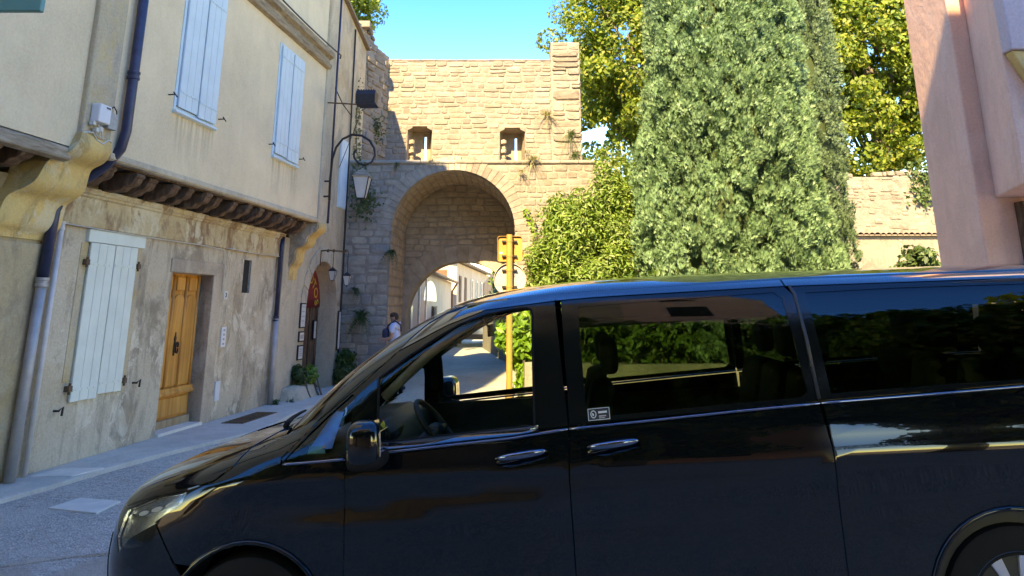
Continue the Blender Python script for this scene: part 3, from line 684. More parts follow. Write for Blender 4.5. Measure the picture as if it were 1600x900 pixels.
# ---- pipes
def pipe(name, label, pts, r, mat, parent=None, collars=(), group=None, extra=None):
    t = thing(name, label, 'drainpipe', pts[-1], FAC, group)
    MB().tube(pts, r, 12).build('pipe', M[mat], t, smooth=True)
    for c in collars: MB().lathe([(r * 1.01, -.05), (r * 1.25, -.045), (r * 1.25, -.02), (r * 1.12, -.015), (r * 1.12, .015), (r * 1.25, .02), (r * 1.25, .045), (r * 1.01, .05)], c, 2, 12).build('collar', M[mat], t, smooth=2)
    return t
t = pipe('drainpipe', 'thick dark blue drainpipe running down the cream wall and in under the jetty', [(8.24, -.60, 9.5), (8.24, -.60, 3.62), (8.23, -.57, 3.42), (8.20, -.46, 3.24), (8.16, -.30, 3.10), (8.09, -.16, 2.98), (8.03, -.10, 2.84), (7.97, -.09, 2.7), (7.94, -.09, 2.0)], .056, 'pipe_blue', collars=((8.24, -.60, 4.28), (8.24, -.6, 6.6)))
pipe('drainpipe', 'grey metal downpipe on the ground floor wall below the ochre corbel', [(7.93, -.10, 1.98), (7.90, -.10, .05)], .052, 'pipe_grey', collars=((7.93, -.10, 1.95),))
pipe('drainpipe', 'slim pale plastic pipe left of the white shutter', [(8.16, -.05, 2.60), (8.16, -.05, .06)], .028, 'pipe_pale', collars=((8.16, -.05, 2.56),))
t = pipe('drainpipe', 'dark pipe turning grey lower down, at the corner right of the oak door', [(13.92, -.07, 2.95), (13.88, -.07, 2.8), (13.88, -.07, 1.52)], .042, 'pipe_blue', collars=((13.88, -.07, 1.5),))
MB().tube([(13.88, -.075, 1.5), (13.88, -.075, .05)], .048, 12).build('lower_pipe', M['pipe_grey'], t, smooth=True)
pipe('drainpipe', 'thin dark pipe down the pilaster edge between the jettied house and the tan house', [(14.81, -.58, 8.3), (14.81, -.58, 3.3)], .022, 'pipe_blue')
# ---- cables
def cable(label, pts, r, mat='cable'):
    o = MB().tube(pts, r, 6).build('cable', M[mat], None, smooth=True)
    o.matrix_world = Matrix.Translation(FAC.o) @ FAC.m.to_4x4(); tag(o, label, 'cable'); return o
def sagpts(a, b, n, sag): return [Vector(a).lerp(Vector(b), i / n) - Vector((0, 0, sag * 4 * (i / n) * (1 - i / n))) for i in range(n + 1)]
cb = cable('black cable clipped along the top of the storey beam with knots', sagpts((8.3, -.68, 6.74), (11.5, -.68, 6.74), 8, .02) + sagpts((11.5, -.68, 6.74), (14.7, -.68, 6.76), 8, .03)[1:] + [(14.84, -.62, 6.74)], .016)
cable('grey cable running along the foot of the ochre beam and down beside the oak door', [(8.2, -.06, 2.59), (9.5, -.06, 2.575), (11.0, -.06, 2.585), (11.78, -.06, 2.57), (11.86, -.05, 2.50), (11.87, -.04, 1.92)], .007, 'cable_white')
cable('thin pale cable along the foot of the ochre beam towards the corner pipe', [(11.9, -.06, 2.60), (12.9, -.06, 2.585), (13.9, -.06, 2.60)], .007, 'cable_white')
cable('dark cable hanging down the joint between the tan house and the stone gate', [(17.40, -.03, 8.4), (17.40, -.04, 6.0), (17.43, -.03, 4.0), (17.40, -.05, 2.4), (17.42, -.03, .6)], .02)
cable('short cable from the floodlight arm up to the pilaster', [(14.83, -.55, 6.1), (15.2, -.6, 5.85), (15.4, -.75, 5.62)], .012)
cable('white cable looped below the meter box on the pilaster', [(7.55, -.51, 3.36), (7.62, -.56, 3.47), (7.72, -.585, 3.49), (7.8, -.585, 3.42), (7.9, -.585, 3.40), (7.98, -.58, 3.46), (8.04, -.58, 3.46), (8.08, -.55, 3.35)], .009, 'cable_white')
# ---- junction boxes on the pilaster
jb = thing('junction_box', 'pale plastic junction box with loose wires on the pilaster above the ochre corbel', 'junction box', (7.76, -.55, 3.6), FAC)
MB().box(7.68, 7.87, -.66, -.555, 3.60, 3.80).build('casing', M['plastic'], jb, bev=.012)
for k in range(4): MB().box(7.78 + k * .018, 7.79 + k * .018, -.664, -.6605, 3.76, 3.78).build('vent_slot', M['iron'], jb)
for k, (x, z) in enumerate(((7.66, 3.56), (7.72, 3.50), (7.78, 3.52))): MB().box(x, x + .05, -.62, -.57, z, z + .045).build('connector', M['paper'], jb, bev=.004)
for k in range(3): MB().tube([(7.74 + k * .03, -.60, 3.60), (7.76 + k * .02, -.62, 3.54), (7.75 + k * .05, -.60, 3.47), (7.84 + k * .04, -.59, 3.45)], .006, 6).build('wire', M['cable_white'], jb, smooth=True)
j2 = thing('meter_box', 'small grey box beside the junction box, half behind the dark blue pipe', 'meter box', (7.95, -.55, 3.6), FAC)
MB().box(7.90, 8.05, -.62, -.555, 3.58, 3.76).build('casing', M['iron_grey'], j2, bev=.006)
MB().tube([(7.88, -.6, 3.76), (7.95, -.62, 3.83), (8.03, -.6, 3.80), (8.06, -.59, 3.74)], .007, 6).build('wire', M['iron'], j2, smooth=True)

# ================================================================== GATE TOWER
TY0 = 17.5; XJ0, XJ1, ZS = -2.85, .08, 3.43; XC = (XJ0 + XJ1) / 2; RA = (XJ1 - XJ0) / 2; DEP = 2.3
GT = thing('stone_gate', 'sunlit golden stone town gate tower with a tall round arch and two loopholes', 'gate tower', (XC, TY0, 0))
def rmap(r): return r
YF, YB = TY0, TY0 + DEP                     # face, recess wall
def arch_slab(mb, xa, xb, z0, z1, c, r, sp, y0, y1, n=28):
    for y in (y0, y1):
        for x_0, x_1 in ((xa, c - r), (c + r, xb)): mb.add([(x_0, y, z0), (x_1, y, z0), (x_1, y, sp), (x_0, y, sp)], [(0, 1, 2, 3)])
        pts = [(c - r * math.cos(t), y, sp + r * math.sin(t)) for t in span(0, math.pi, n)]; k = len(pts)
        tp = [(xa + (xb - xa) * i / (k - 1), y, z1) for i in range(k)]
        mb.add(pts + tp, [(i, i + 1, k + i + 1, k + i) for i in range(k - 1)]); mb.add([(xa, y, sp), pts[0], tp[0]], [(0, 1, 2)]); mb.add([(xb, y, sp), pts[-1], tp[-1]], [(0, 1, 2)])
    path = [(c - r, z0)] + [(c - r * math.cos(t), sp + r * math.sin(t)) for t in span(0, math.pi, n)] + [(c + r, z0)]; k = len(path)
    mb.add([(a, y0, b) for a, b in path] + [(a, y1, b) for a, b in path], [(i, i + 1, k + i + 1, k + i) for i in range(k - 1)])
    mb.add([(xa, y0, z0), (xa, y1, z0), (xa, y1, z1), (xa, y0, z1)], [(0, 1, 2, 3)]); mb.add([(xb, y0, z0), (xb, y1, z0), (xb, y1, z1), (xb, y0, z1)], [(0, 1, 2, 3)])
    mb.add([(xa, y0, z1), (xb, y0, z1), (xb, y1, z1), (xa, y1, z1)], [(0, 1, 2, 3)]); return mb
arch_slab(MB(), -4.4, 2.35, -.1, 5.08, XC, RA, ZS, YF, YB).build('lower_wall', M['mortar'], GT)
IC, IR, IS = -1.30, 1.46, 1.42; IY = YB + .9
arch_slab(MB(), -4.4, 2.3, -.1, 5.07, IC, IR, IS, YB + .002, IY).build('inner_wall', M['mortar'], GT)
YU = 19.8; LH = [(-2.88, -2.20, 5.50, 6.54), (-.34, .36, 5.50, 6.50)]      # the parapet stands back across the platform
poly_hole(MB(), -3.56, 1.10, 5.08, 8.44, LH, YU + .03, YU + .6).build('upper_wall', M['mortar'], GT)
MB().box(1.10, 1.90, YU, YU + .95, 5.08, 8.98).build('merlon', M['mortar'], GT)
MB().box(-4.4, 2.2, YF + .3, YB + .9, 5.075, 5.11).build('platform', M['mortar'], GT)
# loopholes: splayed embrasure narrowing to an open slit
for hx0, hx1, hz0, hz1 in LH:
    yb = YU + .55; sx0, sx1 = (hx0 + hx1) / 2 + .09, (hx0 + hx1) / 2 + .15
    mb = MB()
    A_ = [(hx0, YU + .04, hz0), (hx1, YU + .04, hz0), (hx1, YU + .04, hz1 - .02), (hx0, YU + .04, hz1 - .02)]
    sx0, sx1 = (hx0 + hx1) / 2 + .07, (hx0 + hx1) / 2 + .13; yb = YU + .62
    B_ = [(hx0 + .10, yb, hz0), (hx1 - .10, yb, hz0), (hx1 - .10, yb, hz1 - .05), (hx0 + .10, yb, hz1 - .05)]
    S_ = [(sx0, yb, hz0 + .12), (sx1, yb, hz0 + .12), (sx1, yb, hz1 - .18), (sx0, yb, hz1 - .18)]
    mb.add(A_ + B_, [(0, 1, 5, 4), (1, 2, 6, 5), (2, 3, 7, 6), (3, 0, 4, 7)]); mb.add(B_ + S_, [(0, 1, 5, 4), (1, 2, 6, 5), (2, 3, 7, 6), (3, 0, 4, 7)])
    eb = mb.build('loophole', M['stone_in'], GT, fix=False)
    for sg_ in (-1, 1):
        xa = hx0 if sg_ < 0 else hx1
        MB().prism([(xa - .10 * sg_ * -1 if False else xa, hz1 - .13), (xa - sg_ * .14, hz1 - .06), (xa - sg_ * .14, hz1 + .0), (xa, hz1 + .0)], 1, YU - .01, YU + .3).build('shouldered_lintel', M['stone'], GT, bev=.012)
    its = [(x, YU + .14 + .1 * (k % 2), z, .16, .12, Matrix.Rotation(R(-38), 3, 'Z'), .02) for k, (x, z) in enumerate([(hx0 + .09, hz0 + .1 + .13 * i) for i in range(5)])]
    lay(GT, its, 'stone_in', 'loophole_stone', depth=.08)
random.seed(21)
def cut_low(z):
    r_ = RA + .30
    if z < ZS: xs = (XC - RA - .02, XC + RA + .02)
    elif z < ZS + r_: d = math.sqrt(max(r_ * r_ - (z - ZS) ** 2, 0)); xs = (XC - d, XC + d)
    else: return [(-4.4, 2.32)]
    return [(-4.4, xs[0]), (xs[1], 2.32)]
it = []
it += courses(0, 0, 0, 3.45, (.17, .27), (.24, .50), YF, lambda z: [(-4.4, XJ0 - .01)], joint=.008, proud=(.002, .018))
lp = [i for i in it]; it = []
up = courses(0, 0, 3.45, 5.02, (.11, .20), (.16, .40), YF, cut_low)
left_up = [i for i in up if i[0] < XC - .35]; right_up = [i for i in up if i[0] >= XC - .35]
lay(GT, lp + left_up, 'stone_pier', 'pier_stone', depth=.09)  # left side takes the limestone copy brightened against the shade
right = courses(0, 0, .9, 3.45, (.17, .27), (.26, .52), YF, lambda z: [(XJ1 + .01, 2.32)])
def cut_up(z):
    sp = [(-3.55, 1.10)]
    for a, b, c, d in LH:
        if c - .02 < z < d + .02:
            n = []
            for p, q in sp:
                if a > p and b < q: n += [(p, a - .005), (b + .005, q)]
                else: n.append((p, q))
            sp = n
    return sp
upper = courses(0, 0, 5.30, 8.44, (.10, .19), (.16, .52), YU + .03, cut_up, proud=(.004, .030))
lay(GT, right_up + right + upper, 'stone', 'wall_stone', limit=300, depth=.09)
mer = courses(0, 0, 5.2, 8.98, (.14, .38), (.35, .85), YU, lambda z: [(1.11 + .06 * (7.6 < z < 7.8), 1.91 - (.30 if 7.45 < z < 7.65 or 6.9 < z < 7.05 else 0))], joint=.010, proud=(.01, .06))
lay(GT, mer, 'stone', 'merlon_stone')
lay(GT, [(1.91, YU + .45, z + .14, .9, .27, Matrix.Rotation(R(90), 3, 'Z'), .03) for z in span(5.2, 8.6, 11)], 'stone', 'merlon_stone')
# ledge at the foot of the parapet
x = -4.3
while x < 2.28:
    w = min(random.uniform(.35, .7), 2.3 - x); MB().prism([(YF - .045, 5.10), (YF - .05, 5.06), (YF - .02, 5.03), (YF + .2, 5.03), (YF + .2, 5.12), (YF - .02, 5.13)], 0, x + .004, x + w - .004).build('ledge_stone', M['stone_pier'] if x < -1.5 else M['stone'], GT, bev=.012); x += w
x = -3.5
while x < 1.08:
    w = min(random.uniform(.3, .7), 1.10 - x); MB().box(x + .004, x + w - .004, YU + .005, YU + .61, 8.435, 8.47 + random.uniform(0, .02)).build('coping_stone', M['stone'], GT, bev=.012); x += w
def vouss(parent, c, r0, r1, sp, y0, y1, n, mat, name='voussoir', a0=0., a1=math.pi, jit=.04, proud=0):
    for k in range(n):
        t0 = a0 + (a1 - a0) * k / n + .002; t1 = a0 + (a1 - a0) * (k + 1) / n - .002; ro = r1 + random.uniform(-jit, jit)
        q = [(c - rr * math.cos(t), sp + rr * math.sin(t)) for rr, t in ((r0, t0), (r0, (t0 + t1) / 2), (r0, t1), (ro, t1), (ro, (t0 + t1) / 2), (ro, t0))]
        MB().prism(q, 1, y0 - random.uniform(0, .006), y1).build(name, mat, parent, bev=.007)
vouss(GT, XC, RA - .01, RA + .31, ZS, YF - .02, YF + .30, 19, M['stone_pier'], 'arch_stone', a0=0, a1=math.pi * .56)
vouss(GT, XC, RA - .01, RA + .31, ZS, YF - .02, YF + .30, 15, M['stone'], 'arch_stone', a0=math.pi * .56, a1=math.pi)
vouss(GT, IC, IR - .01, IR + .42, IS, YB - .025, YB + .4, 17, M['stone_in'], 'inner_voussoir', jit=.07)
# soffit and jamb stones lining the passage
it = []
nA = 26
for j in range(nA):
    t = math.pi * (j + .5) / nA; y = YF + .31
    nx, nz = math.cos(t), -math.sin(t)          # towards the centre
    pos_ = (XC - (RA + .0) * math.cos(t), ZS + RA * math.sin(t)); rot = Matrix(((0, nx * -1, -nz), (1, 0, 0), (0, -nz, nx))).to_3x3()
    rot = Matrix((Vector((0, 1, 0)), Vector((-nx, 0, -nz)), Vector((-nz, 0, nx)))).transposed()
    while y < YB - .05:
        w = min(random.uniform(.2, .42), YB - y); it.append((pos_[0], y + w / 2, pos_[1], w - .004, math.pi * RA / nA - .004, rot, random.uniform(.004, .02))); y += w
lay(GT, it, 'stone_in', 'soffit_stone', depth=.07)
it = []
for xj, nx in ((XJ0, 1), (XJ1, -1)):
    z = 0.
    rot = Matrix((Vector((0, 1, 0)), Vector((-nx, 0, 0)), Vector((0, 0, nx)))).transposed()
    while z < ZS - .03:
        h = min(random.uniform(.16, .26), ZS - z); y = YF
        while y < YB - .05:
            w = min(random.uniform(.25, .5), YB - y); it.append((xj, y + w / 2, z + h / 2, w - .005, h - .005, rot, random.uniform(.004, .02))); y += w
        z += h
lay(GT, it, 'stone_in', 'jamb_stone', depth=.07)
def cut_in(z):
    ro = IR + .40; d1 = RA - .02
    if z > ZS: d1 = math.sqrt(max(RA ** 2 - (z - ZS) ** 2, 0))
    L = (XC - d1, XC + d1)
    if z < IS: return []
    if z < IS + ro: d = math.sqrt(ro * ro - (z - IS) ** 2); return [s_ for s_ in ((L[0], IC - d), (IC + d, L[1])) if s_[1] - s_[0] > .06]
    return [L] if L[1] - L[0] > .1 else []
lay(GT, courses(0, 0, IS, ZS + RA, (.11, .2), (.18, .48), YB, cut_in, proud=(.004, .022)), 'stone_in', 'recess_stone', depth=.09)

# ---- ruined wall stub on the left of the gate
ST = thing('wall_stub', 'ragged side wall of the gate platform between the tan house and the parapet', 'wall', (-3.9, 19, 5))
q0, q1 = Vector((-4.02, 18.15, 0)), Vector((-3.47, 19.82, 0)); dq = (q1 - q0); Lq = dq.length; dq.normalize(); nq = Vector((dq.y, -dq.x, 0))
mb = MB()
for k in range(8):
    a_, b_ = q0 + dq * Lq * k / 8, q0 + dq * Lq * (k + 1) / 8; zt_ = 8.92 - .06 * k + random.uniform(-.05, .05)
    P_ = [a_, b_, b_ - nq * .7, a_ - nq * .7]; mb.hexa([p + Vector((0, 0, 5.0)) for p in P_], [p + Vector((0, 0, zt_)) for p in P_])
mb.build('core', M['mortar'], ST)
it = []; z = 5.05; rot = Matrix((dq, -nq, Vector((0, 0, 1)))).transposed()
while z < 8.8:
    h = random.uniform(.13, .24); t_ = 0
    while t_ < Lq - .05:
        w = min(random.uniform(.25, .6), Lq - t_); p = q0 + dq * (t_ + w / 2)
        if z + h < 8.93 - .06 * 8 * t_ / Lq: it.append((p.x, p.y, z + h / 2 + random.gauss(0, .01), w - .004, h - .004, rot, random.uniform(0, .05)))
        t_ += w
    z += h
lay(ST, it, 'stone', 'stone')
for k in range(3): MB().box(-4.1 + .0, -3.75, 18.3 + k * .3, 18.55 + k * .3, 8.86 - .05 * k, 9.05 - .1 * k).build('loose_top_stone', M['stone'], ST, bev=.03)

# ---- long rampart wall on the right
RW = thing('rampart_wall', 'long pale rubble rampart wall running behind the cypresses, with a row of clay tiles', 'wall', (8, 22, 0))
MB().box(2.2, 40, 22.02, 23.0, -.1, 5.5).build('core', M['rampart'], RW)
top_z = lambda x: 5.62 + .10 * math.sin(x * 1.7) + .06 * math.sin(x * 5.1)
it = []
for i in courses(2.2, 13.3, 3.95, 5.66, (.08, .19), (.10, .42), 22.02, None, proud=(-.02, .03), wav=.05):
    if i[2] < top_z(i[0]): it.append(i)
lay(RW, it, 'rampart', 'stone', sort=lambda q: abs(q[0] - 11.6))
MB().box(9.2, 40, 21.78, 22.02, -.1, 3.72).build('rendered_base', M['rampart_plaster'], RW)
for k in range(26):
    x = 9.3 + k * .165
    MB().lathe([(.082, 21.62), (.098, 22.1)], (x, 0, 3.715 + .006 * (k % 3)), 1, 8, 0, math.pi).add([], []).build('tile', M['tile'], RW, smooth=True, fix=False)
MB().box(9.2, 40, 21.66, 22.02, 3.715, 3.745).build('tile_bed', M['mortar'], RW)
MB().prism([(13.6, 3.76), (40, 3.76), (40, 3.9), (13.6, 3.9)], 1, 21.6, 22.0).build('tile_run', M['tile'], RW)
# gate-side garden wall beyond the passage (ivy grown)
GW = thing('garden_wall', 'sunlit pale wall with ivy beyond the gate, along the right of the lane', 'wall', (-.2, 28, 0))
MB().hexa([(.30, 20.75, 0), (-1.25, 33, 0), (-.9, 33, 0), (.65, 20.75, 0)], [(.30, 20.75, 3.6), (-1.25, 33, 2.7), (-.9, 33, 2.7), (.65, 20.75, 3.6)]).build('wall', M['rampart_plaster'], GW)

# ---- low planter wall in front of the hedge
LW = thing('low_planter_wall', 'low rendered planter wall below the hedge, seen through the van windows', 'low wall', (4, 12.7, 0))
mb = MB(); P_ = [(.10, 14.6), (.22, 13.4), (1.3, 12.75), (4, 12.6), (9, 12.55)]
for (xa, ya), (xb, yb_) in zip(P_, P_[1:]): mb.hexa([(xa, ya, -.1), (xb, yb_, -.1), (xb + .02, yb_ + .28, -.1), (xa + .22, ya + .25, -.1)], [(xa, ya, .78), (xb, yb_, .80), (xb + .02, yb_ + .28, .80), (xa + .22, ya + .25, .78)])
mb.build('wall', M['rampart_plaster'], LW, fix=False)
pb = sheet('planting_bed', span(.4, 9, 10), span(13.0, 21.9, 8), lambda x, y: .66, M['earth'])

# ================================================================== PINK BUILDING (right)
PB = thing('pink_building', 'salmon pink rendered building on the right with an overhanging upper storey', 'building', (6.5, 8, 0))
MB().hexa([(5.05, 8, -.1), (12, 8.0, -.1), (12, 9.6, -.1), (5.26, 9.24, -.1)], [(5.05, 8, 7.2), (12, 8.0, 7.2), (12, 9.6, 7.2), (5.26, 9.24, 7.2)]).build('corner_wall', M['pink'], PB, bev=.02)
MB().hexa([(5.25, 7.995, 2.85), (4.9, 7.0, 2.85), (12, 7.0, 2.85), (12, 7.995, 2.85)], [(5.25, 7.995, 7.1), (4.9, 7.0, 7.1), (12, 7.0, 7.1), (12, 7.995, 7.1)]).build('overhanging_storey', M['pink'], PB, bev=.015)
MB().box(4.895, 7.2, 6.85, 6.998, 4.15, 7).build('bay', M['pink_grey'], PB, bev=.015)
MB().prism([(4.92, 4.145), (6.3, 4.145), (6.3, 2.9), (5.5, 2.9)], 1, 6.88, 6.998).build('bay_corbel', M['ochre_paint'], PB, bev=.01)
MB().box(5.52, 6.6, 7.9, 7.999, 0, 2.72).build('doorway', M['dark'], PB)
MB().box(5.44, 5.52, 7.86, 7.999, 0, 2.80).build('door_frame', M['dark_wood'], PB, bev=.01)

# ================================================================== BEYOND THE GATE
HY = thing('low_house', 'low cream house with a blind arch and clay tile eaves seen through the gate', 'house', (-3.9, 36, 0))
poly_hole(MB(), 0, 1, 0, 1, [], 0, 1)
xf = -3.58
MB().box(-9, xf, 21.2, 45, 0, 3.12).build('wall', M['far_wall'], HY)
MB().hexa([(xf + .32, 21.2, 3.05), (xf + .32, 45, 3.05), (-8, 45, 4.6), (-8, 21.2, 4.6)], [(xf + .34, 21.2, 3.16), (xf + .34, 45, 3.16), (-8, 45, 4.75), (-8, 21.2, 4.75)]).build('roof', M['tile'], HY)
MB().tube([(xf + .36, 21.2, 3.10), (xf + .36, 45, 3.10)], .06, 8).build('gutter', M['rust'], HY, smooth=True)
MB().tube([(xf + .36, 44.6, 3.08), (xf + .2, 44.6, 2.8), (xf + .07, 44.6, 2.6), (xf + .07, 44.6, 0)], .055, 8).build('drainpipe', M['rust'], HY, smooth=True)
yc = 33.2
pts = [(yc - 2.6, 1.95), (yc + 2.6, 1.95)] + [(yc + 2.6 * math.cos(t), 2.0 + .82 * math.sin(t)) for t in span(0, math.pi, 14)]
MB().prism(pts, 0, xf - .01, xf + .03).build('blind_arch', M['plastic'], HY, bev=.01)
for y0_, y1_, mt_ in ((25.6, 27.2, 'iron_grey'), (34, 36, 'rust')):
    wd = MB().box(xf, xf + .06, y0_, y1_, .6, 1.75).build('window', M[mt_], HY); MB().box(xf + .06, xf + .09, y0_ + .1, (y0_ + y1_) / 2, .65, 1.7).build('pane', M['dark'], wd)
for y0_ in (23.6, 29, 31.3): MB().box(xf, xf + .07, y0_, y0_ + .25, 0, 3.0).build('pilaster', M['slab'], HY)
HP = thing('pale_house', 'tall pale house with narrow brown shutters standing behind the low cream house', 'house', (-3.2, 52, 0))
A0, A1 = Vector((-3.36, 46, 0)), Vector((-2.45, 60, 0)); dr = (A1 - A0)
PF = Frame(A0, dr.normalized(), Vector((-dr.y, dr.x, 0)).normalized(), (0, 0, 1)); BASE[HP.name] = Vector((0, 0, 0)); HP.matrix_world = Matrix.Translation(A0) @ PF.m.to_4x4()
L_ = dr.length
MB().box(0, L_ + 8, 0, 6, 0, 4.35).build('wall', M['far_wall'], HP)
MB().hexa([(-.4, -.45, 4.35), (L_ + 8, -.45, 4.35), (L_ + 8, 6, 5.6), (-.4, 6, 5.6)], [(-.4, -.45, 4.47), (L_ + 8, -.45, 4.47), (L_ + 8, 6, 5.75), (-.4, 6, 5.75)]).build('roof', M['tile'], HP)
for s_ in (1.0, 3.7, 7.2, 10.4, 13.4, 17):
    w_ = MB().box(s_, s_ + .9, -.06, 0, 2.0, 3.6).build('window', M['rust'] if s_ < 5 else M['iron_grey'], HP, bev=.01); MB().box(s_ + .3, s_ + .6, -.08, -.061, 2.1, 3.5).build('shutter_leaf', M['wood_brown'] if 'wood_brown' in M else M['dark_wood'], w_)
    MB().box(s_, s_ + .9, -.06, 0, .5, 1.4).build('window', M['iron_grey'], HP)
MB().box(-.02, .06, .6, 1.5, 2.1, 3.9).build('shutter', M['rust'], HP)

# ================================================================== BEHIND THE CAMERA (what the paintwork reflects, and what shades the lane)
SB = thing('opposite_building', 'tall ochre building across the lane behind the photographer', 'building', (0, -6, 0))
MB().box(-8.5, .3, -9, -5, -.6, 14.1).build('wall', M['wall_third'], SB)
MB().box(.302, 3.2, -9, -5, -.6, 16.5).build('tall_wing', M['pink'], SB)
for k in range(4):
    for j in range(4):
        x = -7.5 + k * 2.9; z = 1.6 + j * 3.4
        MB().box(x, x + .8, -5.03, -4.99, z, z + 1.5).build('window', M['dark'], SB)
# ================================================================== BLACK VAN
def vm():
    b = NB('black_paint'); p = b.pos(); dust = b.ramp(b.noise(p, 3, 6), [(.35, (.05,) * 3), (.7, (.12,) * 3)])
    pr = b.pr((.003, .0033, .0045), .12, 0, b.bump(b.noise(b.pos(), 1.6, 2), .05, .012), .15, Coat_Weight=1., Coat_Roughness=.012, Coat_IOR=1.46, IOR=1.45)
    b.l(dust, b.m.node_tree.nodes['Principled BSDF'].inputs['Roughness']); return pr
M['paint'] = vm()
b_ = NB('sky_lifted_black_paint'); M['paint_sky_lifted'] = b_.pr((.006, .009, .022), .1, 0, None, .5, Coat_Weight=1., Coat_Roughness=.02, Coat_IOR=2.1)  # same paint as the body; bluer, stronger-coated copy to strengthen the sky reflection
M['gloss_black'] = plain('gloss_black_trim', (.006, .006, .007), .06, 0, .1)
M['trim_grey'] = plain('satin_grey_trim', (.05, .052, .058), .4, .2, .05)
M['rubber'] = plain('black_rubber', (.007, .007, .008), .7, 0, .2, spec=.15)
M['cabin'] = plain('dark_cabin_trim', (.018, .019, .02), .6, 0, .2)
M['liner'] = plain('grey_headliner', (.05, .052, .055), .85, 0, .1)
M['glass'] = glassmat('clear_green_glass', (.91, .97, .93)); M['glass_dark'] = glassmat('privacy_glass', (.25, .33, .25)); M['glass_rear'] = glassmat('dark_privacy_glass', (.10, .13, .10))
M['glass_lamp'] = glassmat('lamp_glass', (.9, .9, .88))
M['dark_chrome'] = plain('dark_chrome', (.22, .24, .30), .10, 1., .02, 4, 0)
M['beige_lining'] = plain('pale_grey_lining', (.42, .43, .40), .8, 0, .05)
M['chrome'] = plain('chrome', (.75, .76, .78), .12, 1., .02, 4, 0)
M['alloy'] = plain('alloy', (.62, .62, .68), .3, .8, .04, 4, 0)
M['alloy_dark'] = plain('dark_alloy', (.012, .013, .016), .35, .3, .04, 4, 0)
M['lampbody'] = plain('headlight_reflector', (.46, .48, .50), .2, .8, .3, 30)
M['blue_card'] = plain('blue_card', (.04, .34, .90), .5, 0, .08)

def interp(tab, x):
    xs = [t[0] for t in tab]; ys = [t[1] for t in tab]
    if x <= xs[0]: return ys[0]
    if x >= xs[-1]: return ys[-1]
    i = bisect.bisect_right(xs, x) - 1
    def m(k):
        if k == 0: return (ys[1] - ys[0]) / (xs[1] - xs[0])
        if k == len(xs) - 1: return (ys[-1] - ys[-2]) / (xs[-1] - xs[-2])
        a = (ys[k] - ys[k - 1]) / (xs[k] - xs[k - 1]); b = (ys[k + 1] - ys[k]) / (xs[k + 1] - xs[k])
        return 0. if a * b <= 0 else 2 * a * b / (a + b)
    h = xs[i + 1] - xs[i]; t = (x - xs[i]) / h
    return (2 * t ** 3 - 3 * t * t + 1) * ys[i] + (t ** 3 - 2 * t * t + t) * h * m(i) + (-2 * t ** 3 + 3 * t * t) * ys[i + 1] + (t ** 3 - t * t) * h * m(i + 1)
# half width against height (waist crease, shoulder, tumblehome, roof rounding); nose/windscreen/roof start against height
BT = [(.15, .90), (.3, .942), (.42, .962), (.5, .957), (.62, .9545), (.8, .953), (.90, .955), (.955, .961), (.985, .965), (1.005, .962), (1.05, .953), (1.12, .942), (1.16, .93), (1.2, .918), (1.5, .862), (1.70, .80), (1.76, .765), (1.80, .70), (1.835, .58), (1.853, .40), (1.863, .2), (1.868, .02)]
UT = [(.15, .06), (.4, -.04), (.6, -.07), (.75, -.05), (.86, .0), (.93, .08), (.99, .21), (1.05, .38), (1.10, .55), (1.15, .78), (1.19, .92), (1.3, 1.05), (1.5, 1.31), (1.65, 1.56), (1.74, 1.76), (1.80, 1.98), (1.83, 2.2), (1.85, 2.55), (1.86, 2.9), (1.865, 3.2), (1.868, 3.5)]
LT = [(.15, .9), (.9, .9), (1.1, .8), (1.2, .5), (1.7, .5), (1.8, .7), (1.9, 1.2)]
NT = [(.15, 2.9), (1.1, 2.9), (1.2, 3.), (1.9, 2.6)]
C1 = [(.9, .87), (1.36, .86), (1.85, .90), (2.2, .95), (2.8, .985), (3.6, 1.0), (5.3, 1.02)]; C2 = [(.9, .78), (1.36, .795), (1.85, .83), (2.2, .865), (2.8, .90), (3.6, .925), (5.3, .94)]
TABN = 900; HH = [.15 + (1.868 - .15) * i / TABN for i in range(TABN + 1)]
TB, TU, TL, TN = ([interp(t, h) for h in HH] for t in (BT, UT, LT, NT))
QQ = [0]
for i in range(TABN): QQ.append(QQ[-1] + math.hypot(HH[i + 1] - HH[i], TB[i + 1] - TB[i]))
def lut(T, h):
    x = (min(max(h, .15), 1.8679) - .15) / (1.868 - .15) * TABN; i = int(x); return T[i] + (T[min(i + 1, TABN)] - T[i]) * (x - i)
def hq(h): return lut(QQ, h)
def qh(q):
    i = min(max(bisect.bisect_right(QQ, q) - 1, 0), TABN - 1); d = QQ[i + 1] - QQ[i]; return HH[i] + (HH[i + 1] - HH[i]) * min(max((q - QQ[i]) / d, 0), 1)
def halfw(u, h):
    b = lut(TB, h); t = u - lut(TU, h); L = lut(TL, h); n = lut(TN, h)
    if t <= 0: return 0.
    if t < L: b *= (1 - ((L - t) / L) ** n) ** (1 / n)
    if u > 4.9: b *= 1 - (min((u - 4.9) / .5, 1)) ** 3 * .25
    if .6 < h < 1.1 and u > .9:      # pressed band along the doors: leans outwards, then drops back under a crease
        h1 = interp(C1, u); h2 = interp(C2, u); amp = .010 * min((u - .9) / .35, 1)
        sm = lambda t: t * t * (3 - 2 * t)
        if h2 < h < h1: b += amp * (h1 - h) / (h1 - h2)
        elif h2 - .16 < h <= h2: b += amp * (1 - sm((h2 - h) / .16))
    return b
def ua(u, h):
    t = max(u - lut(TU, h), 0); L = lut(TL, h); n = lut(TN, h); return L * (t / L) ** (1 / n) if t < L else L + (t - L)
def au(a, h):
    L = lut(TL, h); n = lut(TN, h); u0 = lut(TU, h); return u0 + (L * (max(a, 0) / L) ** n if a < L else L + a - L)
